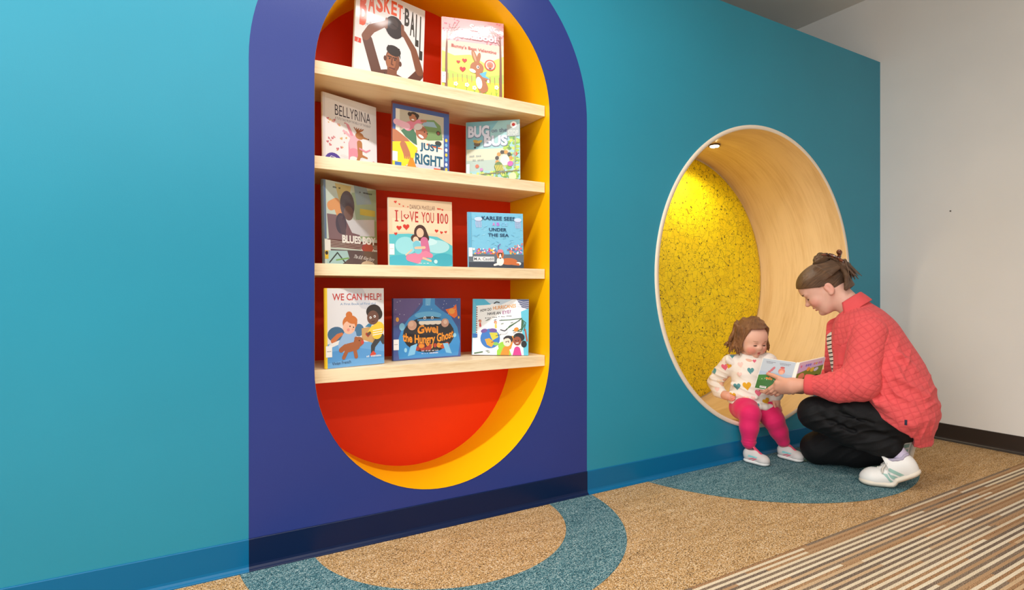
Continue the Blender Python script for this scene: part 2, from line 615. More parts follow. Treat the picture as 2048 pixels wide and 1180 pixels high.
class Art:
    """flat printed artwork; u runs 0..1 left to right, v 0..1 top to bottom"""

    def __init__(self, w, h):
        self.w, self.h, self.asp = w, h, w / h
        self.V, self.F, self.C, self.k = [], [], [], 0

    def add(self, pts, faces, c):
        self.k += 1
        b = len(self.V)
        y = -0.000012 * self.k
        for u, v in pts:
            u = min(max(u, 0.0), 1.0)
            v = min(max(v, 0.0), 1.0)
            self.V.append((u * self.w, y, (1 - v) * self.h))
            self.C.append(rgb(*c))
        for f in faces:
            self.F.append(tuple(b + i for i in f))
        return self

    def poly(self, c, *pts):
        return self.add(pts, tess([list(pts)])[1], c)

    def rect(self, c, u0, v0, u1, v1):
        return self.add([(u0, v0), (u1, v0), (u1, v1), (u0, v1)], [(0, 3, 2, 1)], c)

    def ell(self, c, u, v, r, ry=None, rot=0, n=22):
        """r in units of the width, ry likewise"""
        ry = r if ry is None else ry
        a = R(rot)
        pts = []
        for i in range(n):
            t = 2 * PI * i / n
            x, y = r * math.cos(t), ry * math.sin(t)
            x, y = x * math.cos(a) - y * math.sin(a), x * math.sin(a) + y * math.cos(a)
            pts.append((u + x, v + y * self.asp))
        return self.add(pts, [tuple(range(n))], c)

    def line(self, c, wd, *pts):
        """polyline of width wd (units of the width), rounded joints"""
        for (a, b) in zip(pts[:-1], pts[1:]):
            dx, dy = b[0] - a[0], (b[1] - a[1]) / self.asp
            l = math.hypot(dx, dy) or 1
            nx, ny = -dy / l * wd / 2, dx / l * wd / 2
            self.add([(a[0] + nx, a[1] + ny * self.asp), (b[0] + nx, b[1] + ny * self.asp), (b[0] - nx, b[1] - ny * self.asp), (a[0] - nx, a[1] - ny * self.asp)], [(0, 1, 2, 3)], c)
        for p in pts:
            self.ell(c, p[0], p[1], wd / 2, n=10)
        return self

    def limb(self, c, *pts):
        """tapered polyline: (u, v, width)"""
        for a, b in zip(pts[:-1], pts[1:]):
            dx, dy = b[0] - a[0], (b[1] - a[1]) / self.asp
            l = math.hypot(dx, dy) or 1
            nx, ny = -dy / l / 2, dx / l / 2
            self.add([(a[0] + nx * a[2], a[1] + ny * a[2] * self.asp), (b[0] + nx * b[2], b[1] + ny * b[2] * self.asp), (b[0] - nx * b[2], b[1] - ny * b[2] * self.asp), (a[0] - nx * a[2], a[1] - ny * a[2] * self.asp)], [(0, 1, 2, 3)], c)
        for p in pts:
            self.ell(c, p[0], p[1], p[2] / 2, n=14)
        return self

    def heart(self, c, u, v, s, rot=0):
        pts = []
        a = R(rot)
        for i in range(26):
            t = 2 * PI * i / 26
            x = 0.5 * math.sin(t) ** 3
            y = -(13 * math.cos(t) - 5 * math.cos(2 * t) - 2 * math.cos(3 * t) - math.cos(4 * t)) / 32
            x, y = x * math.cos(a) - y * math.sin(a), x * math.sin(a) + y * math.cos(a)
            pts.append((u + x * s, v + y * s * self.asp))
        return self.add(pts, tess([pts])[1], c)

    def text(self, c, s, u0, v0, u1, v1, bold=0.0, warp=None, slant=0.0):
        vs, fs = text_tris(s, bold)
        if not vs:
            return self
        x0, x1 = min(p[0] for p in vs), max(p[0] for p in vs)
        y0, y1 = min(p[1] for p in vs), max(p[1] for p in vs)
        pts = []
        for x, y in vs:
            a, b = (x - x0) / (x1 - x0), (y - y0) / (y1 - y0)
            a += slant * (b - .5)
            u, v = u0 + a * (u1 - u0), v1 + b * (v0 - v1)
            if warp:
                u, v = warp(a, b, u, v)
            pts.append((u, v))
        return self.add(pts, [f[::-1] for f in fs], c)

    def scrib(self, c, u0, v0, u1, v1, n=9, seed=1):
        """a line of print too small to read"""
        rnd = random.Random(seed)
        u, st = u0, (u1 - u0) / n
        for i in range(n):
            if rnd.random() > .12:
                self.rect(c, u, v0 + rnd.uniform(0, .25) * (v1 - v0), u + st * .62, v1)
            u += st
        return self

    def build(self, parent, mat, name='cover_art', loc=(0, 0, 0)):
        o = mesh(name, self.V, self.F, mat, parent=parent, cols=self.C)
        o.location = loc
        return o


def arch(k, mid=0.5):
    return lambda a, b, u, v: (u, v + k * ((a - mid) ** 2))


def kid(A, x, y, s, skin, hair, shirt, flip=1, bun=False):
    """small drawn child: head, hair, body"""
    A.limb(shirt, (x, y + s * 1.0 * A.asp, s * 0.75), (x + flip * s * .1, y + s * 2.0 * A.asp, s * 0.9))
    A.ell(hair, x - flip * s * .08, y - s * .12 * A.asp, s * .62, s * .6)
    A.ell(skin, x + flip * s * .08, y + s * .1 * A.asp, s * .5, s * .52)
    if bun:
        A.ell(hair, x, y - s * .85 * A.asp, s * .28)
        A.ell(hair, x, y - s * .3 * A.asp, s * .52, s * .3)
    A.ell((40, 26, 22), x + flip * s * .2, y + s * .1 * A.asp, s * .06)
    A.ell((40, 26, 22), x - flip * s * .05, y + s * .1 * A.asp, s * .06)
    A.line((120, 40, 36), s * .06, (x + flip * s * .0, y + s * .32 * A.asp), (x + flip * s * .2, y + s * .32 * A.asp))


def art_basketball(A):
    W = (228, 228, 231)
    A.rect(W, 0, 0, 1, 1)
    OR, BK = (226, 82, 30), (52, 48, 42)
    xs = [.055, .165, .275, .385, .49, .585, .67]
    tall = [(.005, .45), (.015, .275), (.025, .235), (.035, .21), (.045, .205), (.055, .225)]
    for i, ch in enumerate('BASKET'):
        A.text(OR, ch, xs[i], tall[i][0], xs[i + 1] - .012, tall[i][1], bold=.035)
    xs = [.69, .775, .86, .925, .99]
    tall = [(.065, .27), (.075, .36), (.085, .46), (.09, .60)]
    for i, ch in enumerate('BALL'):
        A.text(BK, ch, xs[i], tall[i][0], xs[i + 1] - .012, tall[i][1], bold=.035)
    A.ell(BK, .676, .135, .009)
    A.text((70, 84, 120), 'The Story of the', .13, .36, .34, .40, warp=lambda a, b, u, v: (u, v + .06 - .14 * a))
    A.text((60, 84, 130), 'ALL-AMERICAN GAME', .70, .36, .93, .40, bold=.01, warp=lambda a, b, u, v: (u - .02 * b, v + .26 * a))
    S1, S2, S3 = (128, 78, 54), (96, 58, 44), (160, 100, 68)
    # raised arms, ball, head and shoulders of a player
    A.limb(S2, (.34, .97, .15), (.17, .58, .14))
    A.limb(S1, (.14, .56, .10), (.22, .45, .11), (.42, .33, .075))
    A.limb(S2, (.74, 1.0, .18), (.95, .76, .13))
    A.limb(S1, (.94, .74, .12), (.84, .52, .10), (.68, .36, .07))
    A.poly(S2, (.28, 1.0), (.32, .88), (.45, .84), (.62, .86), (.74, .88), (.90, .86), (.84, 1.0))
    A.poly((34, 30, 34), (.38, 1.0), (.42, .88), (.50, .93), (.58, .93), (.66, .90), (.69, 1.0))
    A.line((214, 204, 190), .008, (.40, .93), (.54, .965), (.68, .95))
    A.poly(S1, (.46, .80), (.60, .80), (.60, .92), (.53, .95), (.46, .92))
    A.ell(S1, .535, .72, .105, .155)
    A.ell(S3, .51, .73, .07, .115)
    A.ell((44, 34, 32), .545, .605, .105, .07)
    A.poly((44, 34, 32), (.44, .62), (.46, .56), (.63, .56), (.65, .68), (.62, .64), (.46, .64))
    for x in (.49, .565):
        A.line((40, 26, 24), .014, (x - .028, .685), (x + .025, .685))
        A.ell((30, 22, 20), x, .705, .012)
    A.line((104, 60, 46), .02, (.525, .70), (.518, .765), (.54, .768))
    A.line((96, 46, 44), .016, (.49, .81), (.565, .808))
    A.ell(S2, .425, .72, .022, .035)
    A.ell(S2, .645, .73, .022, .035)
    A.ell((44, 34, 36), .545, .34, .135, .15)
    A.ell((66, 52, 52), .52, .30, .08, .08)
    A.line((30, 24, 26), .008, (.42, .32), (.52, .31), (.66, .35))
    A.limb(S1, (.42, .37, .05), (.43, .28, .04))
    A.limb(S1, (.67, .39, .05), (.66, .29, .045))
    A.rect((214, 60, 34), 0, .60, .085, .65)
    A.text((244, 200, 190), 'J', .03, .608, .05, .645)


def art_peekaboo(A):
    A.rect((232, 172, 178), 0, 0, 1, 1)
    A.rect((238, 196, 180), 0, .30, 1, .52)
    A.rect((242, 212, 196), 0, .40, 1, .56)
    A.poly((214, 226, 96), (0, .44), (.2, .49), (.45, .46), (.7, .56), (1, .44), (1, 1), (0, 1))
    A.poly((178, 206, 84), (0, .66), (.3, .72), (.6, .74), (1, .68), (1, .84), (0, .80))
    A.rect((232, 228, 60), 0, .80, 1, 1)
    A.ell((246, 232, 70), .3, .83, .2, .08)
    rnd = random.Random(5)
    for i in range(12):
        u = .1 + i * .075
        A.line((170, 130, 84), .012, (u, .73), (u + .005, .82))
    for (x, l) in ((.07, .10), (.95, -.10)):
        A.limb((126, 76, 58), (x, 1.0 if l > 0 else .98, .05), (x, .5, .035), (x + l * .1, .18, .02))
        for j in range(7):
            A.line((140, 90, 76), .007, (x, .15 + j * .03), (x + l * rnd.uniform(.5, 2.2), .02 + rnd.uniform(0, .14)))
        for j in range(46):
            A.ell(rnd.choice([(238, 130, 150), (244, 166, 178), (232, 112, 132)]), min(max(x + l * rnd.uniform(-.6, 2.6), .01), .99), rnd.uniform(.01, .30), rnd.uniform(.006, .015), n=7)
    A.text((176, 120, 130), 'Say', .450, .070, .660, .170, bold=.04)
    A.text((250, 244, 240), 'Say', .44, .06, .65, .16, bold=.04)
    A.text((170, 112, 124), 'peekaboo!', .182, .175, .890, .280, bold=.04, warp=lambda a, b, u, v: (u, v + .02 * a))
    A.text((252, 248, 244), 'peekaboo!', .17, .165, .88, .27, bold=.04, warp=lambda a, b, u, v: (u, v + .02 * a))
    A.text((176, 60, 60), "Bunny's Best Valentine", .15, .34, .88, .395, bold=.01, warp=lambda a, b, u, v: (u, v + .04 * a))
    A.heart((216, 40, 54), .26, .57, .06)
    A.heart((216, 40, 54), .36, .545, .08)
    A.heart((206, 34, 48), .33, .66, .10)
    # rabbit
    B, L = (170, 104, 62), (240, 232, 222)
    A.ell(B, .52, .48, .035, .11, -18)
    A.ell((206, 150, 118), .52, .48, .016, .085, -18)
    A.ell(B, .585, .50, .03, .10, 12)
    A.limb(B, (.60, .72, .12), (.66, .88, .17))
    A.limb(B, (.64, .88, .07), (.62, .985, .06))
    A.ell(L, .595, .82, .05, .10, -8)
    A.ell(B, .56, .625, .11, .10, 14)
    A.ell(L, .49, .67, .055, .03, 20)
    A.ell((250, 250, 250), .575, .615, .022, .028)
    A.ell((30, 20, 20), .58, .615, .011, .016)
    A.poly((90, 176, 214), (.60, .70), (.72, .66), (.70, .72), (.77, .76), (.66, .745))
    A.limb(B, (.66, .76, .045), (.76, .775, .035))
    A.ell(L, .745, .79, .02, .03)
    # round seal
    A.ell((222, 60, 60), .775, .575, .092)
    A.ell((244, 196, 186), .775, .575, .074)
    A.ell((232, 120, 110), .775, .575, .052)
    A.ell((200, 110, 66), .775, .585, .03)
    A.ell((90, 84, 76), .775, .62, .024, .014)
    for (x, y) in ((.40, .86), (.52, .89), (.88, .86), (.22, .86)):
        A.line((110, 160, 60), .008, (x, y), (x - .01, y + .09))
        for j in range(5):
            A.ell((252, 250, 240), x + .022 * math.cos(j * 1.26), y + .018 * math.sin(j * 1.26), .016, n=8)
        A.ell((246, 206, 60), x, y, .011, n=8)
    for i in range(9):
        A.line((104, 162, 56), .009, (.15 + i * .09, .99), (.17 + i * .09, .93))
    A.rect((246, 246, 244), 0, .72, .06, .86)
    A.rect((50, 50, 50), .015, .77, .045, .775)
    A.line((40, 36, 40), .012, (.86, .095), (.91, .085), (.93, .11))


def art_bellyrina(A):
    A.rect((236, 234, 238), 0, 0, 1, 1)
    A.rect((222, 218, 224), 0, 0, .035, 1)
    DK = (44, 40, 62)
    A.text(DK, 'BELLYRINA', .21, .13, .885, .285, bold=-.004, warp=lambda a, b, u, v: (u, v - .03 * a * 0))
    A.text((120, 116, 132), 'A TUTU TALE FROM THE BELLY OF THE BEAST', .21, .31, .885, .345)
    rnd = random.Random(3)
    for i in range(26):
        A.heart(rnd.choice([(222, 160, 160), (220, 176, 120), (206, 120, 130)]), rnd.uniform(.06, .42), rnd.uniform(.36, .80), rnd.uniform(.02, .055), rnd.uniform(-40, 40))
    for i in range(14):
        A.ell((224, 224, 228), rnd.uniform(.3, .7), rnd.uniform(.84, .95), rnd.uniform(.03, .08), .02)
    P, P2, BR = (228, 148, 168), (240, 182, 196), (182, 122, 76)
    A.poly(P, (.50, .56), (.40, .36), (.46, .38), (.56, .54))
    A.poly(P2, (.50, .58), (.34, .50), (.36, .47), (.54, .55))
    A.limb(P, (.52, .66, .14), (.49, .92, .08))
    A.ell(P2, .58, .66, .12, .16)
    A.ell(P, .56, .80, .11, .10)
    A.ell((236, 232, 232), .55, .88, .08, .05)
    A.limb(BR, (.66, .62, .10), (.67, .80, .09))
    A.limb(BR, (.66, .80, .06), (.60, .95, .05))
    A.limb(BR, (.68, .80, .05), (.80, .82, .03))
    A.ell(BR, .66, .51, .08, .06)
    A.limb(BR, (.68, .52, .05), (.83, .53, .012))
    A.ell((60, 40, 34), .835, .53, .012)
    for j in range(9):
        A.line((170, 100, 50), .016, (.62, .47), (.56 + j * .022, .40 + .02 * (j % 2)))
    A.limb(P, (.66, .70, .03), (.78, .73, .03), (.86, .69, .02))
    A.ell((224, 150, 150), .93, .89, .035, .045)
    A.ell((86, 66, 158), .17, .985, .155)
    A.line((240, 238, 246), .008, (.08, .96), (.13, .90), (.2, .91), (.27, .965))
    A.text((236, 234, 246), 'Dance', .08, .945, .26, .995, bold=.01)
    A.ell((86, 66, 158), .92, 1.03, .10)


def art_justright(A):
    A.rect((62, 92, 160), 0, 0, 1, 1)
    A.rect((124, 54, 50), 0, 0, 1, .035)
    A.rect((226, 220, 206), .05, .10, .90, .99)
    A.rect((186, 178, 160), .12, .10, .90, .42)
    A.poly((114, 146, 92), (.46, .30), (.52, .20), (.72, .17), (.84, .24), (.88, .46), (.62, .50), (.46, .48))
    A.poly((150, 180, 196), (.50, .29), (.55, .22), (.72, .20), (.78, .28))
    A.ell((60, 66, 62), .80, .52, .06, .045)
    A.ell((70, 56, 54), .80, .36, .04)
    A.ell((140, 70, 50), .80, .36, .022)
    A.line((206, 96, 54), .03, (.60, .56), (.86, .60))
    A.rect((236, 230, 218), .10, .60, .90, .86)
    A.rect((196, 200, 212), .10, .86, .90, .99)
    # big person carrying a small one
    A.limb((184, 116, 82), (.02, .50, .20), (.20, .60, .20), (.38, .68, .10))
    A.poly((246, 212, 40), (0, .60), (.30, .56), (.43, .64), (.36, .82), (.16, .98), (0, 1))
    A.limb((184, 116, 82), (.18, .62, .11), (.24, .74, .12))
    for j in range(4):
        A.limb((184, 116, 82), (.20 + j * .03, .76, .03), (.21 + j * .03, .82, .022))
    A.poly((72, 116, 88), (.14, .42), (.28, .32), (.40, .40), (.42, .60), (.36, .58), (.22, .50))
    A.limb((222, 128, 150), (.26, .34, .15), (.40, .26, .10), (.52, .22, .06))
    A.limb((176, 112, 80), (.50, .22, .045), (.57, .21, .04))
    A.limb((234, 180, 196), (.06, .30, .1), (.24, .34, .12))
    A.ell((48, 36, 34), .36, .17, .085, .07)
    A.ell((178, 116, 84), .345, .20, .065)
    A.ell((250, 250, 250), .345, .225, .026, .012)
    A.ell((48, 36, 34), .29, .15, .035)
    A.ell((48, 36, 34), .42, .155, .035)
    A.ell((200, 180, 174), .46, .35, .10, .10)
    A.ell((164, 100, 74), .50, .40, .105, .115)
    A.ell((216, 206, 202), .44, .32, .075, .05, -25)
    A.ell((250, 250, 250), .49, .455, .05, .022, 25)
    A.ell((40, 30, 30), .55, .38, .012)
    A.ell((40, 30, 30), .60, .40, .012)
    T = (30, 92, 122)
    A.text(T, 'JUST', .47, .545, .83, .685, bold=.035)
    A.text(T, 'RIGHT', .385, .715, .875, .88, bold=.035)
    A.poly((232, 136, 36), (.25, .93), (.30, .80), (.35, .80), (.41, .94))
    A.rect((232, 136, 36), .22, .93, .44, .955)
    A.rect((220, 90, 60), .72, .905, .84, .95)
    A.rect((70, 72, 76), .84, .87, .93, .96)
    A.rect((62, 110, 176), .04, .89, .15, .99)
    A.rect((62, 92, 160), .90, .16, 1, .99)
    for j in range(7):
        A.ell([(240, 200, 60), (120, 180, 220), (240, 240, 236)][j % 3], .945, .45 + j * .075, .022, .03)
    A.rect((246, 246, 244), 0, .74, .085, .88)


def art_bug(A):
    A.rect((150, 194, 196), 0, 0, 1, 1)
    A.poly((118, 176, 190), (0, 0), (.6, 0), (.2, .48), (0, .5))
    A.rect((202, 202, 176), 0, .47, .8, .72)
    A.rect((168, 186, 176), 0, .66, .8, .84)
    rnd = random.Random(9)
    for i in range(70):
        A.ell(rnd.choice([(120, 170, 60), (160, 190, 60), (90, 140, 60), (210, 214, 70), (180, 200, 110)]), rnd.uniform(.72, .98), rnd.uniform(.3, .98), rnd.uniform(.02, .05), rnd.uniform(.015, .04), n=9)
    for i in range(60):
        A.ell(rnd.choice([(110, 160, 60), (150, 186, 70), (196, 204, 90), (100, 140, 70)]), rnd.uniform(0, .95), rnd.uniform(.86, .99), rnd.uniform(.015, .035), .025, n=8)
    W, G = (206, 210, 226), (110, 120, 146)
    for (s, a, b, c, d) in (('BUG', .03, .07, .43, .27), ('BUS', .33, .25, .77, .43)):
        A.text(G, s, a - .012, b + .008, c + .012, d + .014, bold=.06)
        A.text(W, s, a, b, c, d, bold=.045)
    A.text(G, 'on the', .47, .13, .76, .20, bold=.01)
    A.ell((96, 78, 60), .20, .38, .06, .05)
    A.ell((186, 150, 70), .18, .34, .06, .03, 20)
    A.ell((200, 170, 90), .25, .345, .05, .025, -20)
    A.ell((50, 42, 40), .16, .44, .02)
    A.scrib((150, 156, 150), .06, .57, .28, .60, 7, 3)
    A.scrib((150, 156, 150), .12, .64, .36, .67, 8, 4)
    A.ell((60, 56, 44), .70, .54, .03)
    for j in range(7):
        t = R(200 - j * 32)
        A.ell([(214, 140, 60), (60, 50, 40)][j % 2], .70 + .13 * math.cos(t), .66 - .14 * math.sin(t) * A.asp, .035)
    A.ell((236, 232, 206), .72, .68, .085, .10)
    A.ell((90, 120, 60), .60, .78, .08, .09)
    for j in range(5):
        A.line((50, 48, 40), .012, (.56 + j * .035, .84), (.55 + j * .04, .91))
        A.line((220, 190, 60), .016, (.54 + j * .03, .76), (.57 + j * .03, .85))
    A.ell((190, 90, 170), .82, .74, .055, .05)
    A.ell((220, 80, 50), .92, .58, .035)
    A.ell((200, 96, 60), .20, .76, .035)
    A.ell((180, 120, 180), .28, .82, .03)
    A.limb((150, 160, 130), (.92, .25, .02), (.90, .80, .03))
    A.line((120, 110, 80), .02, (.28, .90), (.98, .86))
    A.ell((200, 214, 160), .86, .96, .07, .08)
    A.rect((160, 170, 168), .76, .08, .99, .28)
    A.ell((244, 244, 240), .885, .085, .062)
    A.ell((206, 40, 40), .885, .085, .03)
    A.text((190, 196, 190), 'STOP', .78, .18, .97, .26, bold=.02)
    A.rect((244, 244, 242), 0, .72, .06, .88)


def art_blues(A):
    A.rect((200, 216, 206), 0, 0, 1, 1)
    A.poly((164, 192, 164), (.5, .1), (1, 0), (1, .45), (.6, .5))
    A.poly((206, 190, 130), (.2, .02), (.5, .02), (.42, .3), (.28, .25))
    A.poly((150, 180, 196), (.55, 0), (.8, 0), (.9, .2), (.6, .24))
    A.rect((150, 176, 130), .62, .42, 1, .66)
    A.rect((214, 200, 96), .66, .28, .97, .36)
    A.poly((214, 216, 222), (.35, .45), (.95, .40), (.95, .62), (.50, .64))
    A.poly((128, 100, 108), (.05, .4), (.35, .40), (.5, .60), (.65, .62), (.66, .74), (.08, .72))
    A.limb((226, 160, 104), (.12, .30, .13), (.22, .26, .14), (.30, .44, .11))
    A.ell((84, 78, 92), .42, .26, .135, .19)
    A.ell((120, 96, 92), .44, .36, .09, .10)
    A.ell((70, 62, 80), .30, .50, .10, .14)
    A.limb((84, 70, 84), (.30, .46, .12), (.34, .60, .09))
    A.rect((92, 44, 46), .05, .70, 1, .80)
    for j in range(5):
        A.line((206, 196, 186), .006, (.05, .715 + j * .018), (1, .745 + j * .018))
    A.ell((170, 70, 70), .80, .80, .12, .10)
    A.line((236, 226, 220), .012, (.68, .80), (.74, .86), (.86, .86), (.92, .79))
    A.rect((98, 86, 88), .05, .82, 1, 1)
    A.poly((168, 206, 208), (.04, .84), (.40, .83), (.44, .92), (.30, 1), (.04, 1))
    A.line((50, 60, 60), .02, (.08, .98), (.22, .86), (.36, .98))
    A.line((120, 170, 90), .02, (.2, .95), (.42, .92))
    A.ell((216, 196, 170), .80, 1.0, .14, .06)
    A.text((244, 242, 238), 'BLUES BOY', .31, .635, .97, .735, bold=.05)
    A.text((240, 240, 240), 'The B.B. King Story', .52, .87, .93, .93, slant=.12, warp=lambda a, b, u, v: (u, v + .03 * a))
    A.scrib((60, 60, 60), .16, .06, .30, .08, 8, 1)
    A.scrib((60, 60, 60), .66, .06, .94, .08, 12, 2)
    A.rect((238, 238, 232), .0, .71, .10, .84)
    A.rect((226, 190, 40), .0, .84, .06, .94)
    A.ell((30, 28, 26), .03, .87, .025)
    A.rect((96, 120, 150), 0, 0, .035, .70)


def art_love(A):
    A.rect((226, 200, 168), 0, 0, 1, 1)
    A.rect((216, 186, 150), 0, 0, 1, .14)
    A.rect((236, 214, 180), .05, .30, .95, .50)
    A.poly((90, 190, 200), (0, .54), (.3, .52), (.75, .55), (1, .68), (1, 1), (0, 1))
    A.ell((150, 216, 224), .25, .70, .16, .13)
    A.ell((168, 220, 226), .75, .70, .20, .10)
    A.ell((60, 168, 188), .85, .90, .20, .10)
    A.ell((70, 176, 196), .2, .93, .25, .09)
    A.ell((196, 232, 236), .55, .63, .2, .06)
    A.text((110, 70, 60), 'DANICA McKELLAR', .32, .085, .72, .15)
    RD = (186, 40, 40)
    A.line(RD, .016, (.095, .19), (.135, .19))
    A.line(RD, .016, (.095, .34), (.135, .34))
    A.line(RD, .020, (.115, .19), (.115, .34))
    for s, a, b in (('L', .185, .225), ('V', .315, .385), ('E', .40, .45), ('Y', .50, .565), ('O', .57, .635), ('U', .645, .70), ('1', .755, .785), ('0', .80, .86), ('0', .875, .935)):
        A.text(RD, s, a, .185, b, .345, bold=.01)
    A.heart(RD, .265, .268, .085)
    A.heart((232, 206, 174), .265, .264, .050)
    for (u, v, s) in ((.10, .06, .045), (.16, .09, .03), (.22, .115, .025), (.29, .12, .02), (.77, .12, .035), (.84, .13, .035), (.15, .44, .08), (.26, .42, .10), (.74, .46, .06), (.82, .48, .05), (.89, .47, .045), (.10, .53, .05), (.80, .12, .03)):
        A.heart((206, 54, 40), u, v, s, random.Random(u * 99).uniform(-20, 20))
    # a mother cuddling a child
    A.ell((70, 42, 34), .48, .50, .10, .12)
    A.limb((70, 42, 34), (.52, .46, .10), (.57, .58, .10))
    A.ell((236, 190, 160), .475, .50, .058, .07)
    A.limb((206, 110, 150), (.54, .62, .12), (.56, .78, .14))
    A.limb((224, 130, 160), (.52, .84, .12), (.30, .88, .10), (.44, .92, .09))
    A.limb((224, 130, 160), (.56, .82, .10), (.64, .84, .07))
    A.limb((236, 190, 160), (.52, .88, .03), (.64, .92, .03))
    A.ell((84, 54, 42), .385, .585, .055, .055)
    A.ell((238, 196, 168), .405, .61, .045, .05)
    A.limb((120, 196, 214), (.42, .68, .12), (.44, .76, .12))
    A.limb((238, 196, 168), (.34, .76, .02), (.25, .84, .02))
    A.limb((236, 190, 160), (.54, .72, .04), (.40, .73, .035))
    A.scrib((226, 240, 240), .45, .95, .63, .965, 10, 5)
    A.ell((190, 226, 232), .72, .93, .03)
    A.rect((246, 246, 242), 0, .68, .075, .84)
    A.rect((180, 180, 180), .01, .75, .065, .756)


def art_karlee(A):
    A.rect((120, 190, 220), 0, 0, 1, 1)
    rnd = random.Random(4)
    for i in range(60):
        u, v = rnd.uniform(0, .95), rnd.uniform(.05, .66)
        A.line(rnd.choice([(146, 208, 232), (104, 176, 208), (134, 200, 226)]), .008, (u, v), (u + .05, v + rnd.uniform(-.03, .03)))
    A.rect((96, 170, 204), 0, 0, .05, .75)
    T = (26, 60, 98)
    A.text(T, 'KARLEE SEES', .24, .065, .85, .135, bold=.02)
    for ch, u, c in (('A', .43, (220, 130, 200)), ('B', .51, (200, 120, 220)), ('C', .59, (130, 190, 230)), ("s", .66, (140, 196, 232))):
        A.text(c, ch, u, .175, u + .05, .235, bold=.02)
    A.text(T, 'UNDER', .37, .275, .69, .335, bold=.02)
    A.text(T, 'THE SEA', .35, .375, .73, .435, bold=.02)
    for x in (.18, .90):
        A.ell((196, 216, 238), x, .12, .07, .035)
        for j in range(5):
            A.line((206, 196, 230), .008, (x - .04 + j * .02, .14), (x - .05 + j * .025, .20), (x - .035 + j * .02, .27))
    for i in range(90):
        side = rnd.random()
        u = rnd.uniform(.08, .50) if side < .5 else rnd.uniform(.70, .98)
        top = .66 if side < .5 else .66 - (u - .70) * .5
        A.ell(rnd.choice([(226, 130, 50), (240, 190, 70), (170, 110, 190), (230, 110, 140), (240, 236, 230), (90, 120, 190), (200, 70, 60)]), u, rnd.uniform(top, .75), rnd.uniform(.01, .022), n=8)
    A.line((110, 70, 150), .012, (.54, .70), (.53, .60), (.57, .57))
    A.ell((226, 130, 150), .57, .70, .05, .035)
    A.rect((96, 106, 116), 0, .755, 1, .90)
    A.rect((60, 66, 78), 0, .90, 1, 1)
    A.rect((216, 220, 224), .08, .80, .455, .885)
    A.text((50, 54, 62), 'M.A. Caudill', .095, .815, .44, .868, bold=.005)
    BR, WH = (196, 108, 58), (240, 234, 226)
    A.ell(BR, .72, .885, .16, .06)
    A.ell(WH, .90, .925, .05, .03)
    A.limb(BR, (.78, .92, .05), (.90, .94, .04))
    A.ell(WH, .565, .88, .065, .08)
    A.limb(WH, (.56, .92, .045), (.46, .95, .035))
    A.poly(BR, (.49, .75), (.51, .71), (.545, .735), (.585, .735), (.62, .71), (.635, .76), (.61, .83), (.52, .83))
    A.ell((90, 56, 44), .565, .75, .04, .025)
    A.ell(WH, .565, .80, .022, .05)
    A.ell((40, 30, 28), .565, .825, .014)
    A.ell((40, 30, 28), .54, .78, .009)
    A.ell((40, 30, 28), .59, .78, .009)
    A.rect((246, 246, 242), 0, .64, .065, .80)
    A.rect((190, 190, 190), .01, .71, .055, .716)


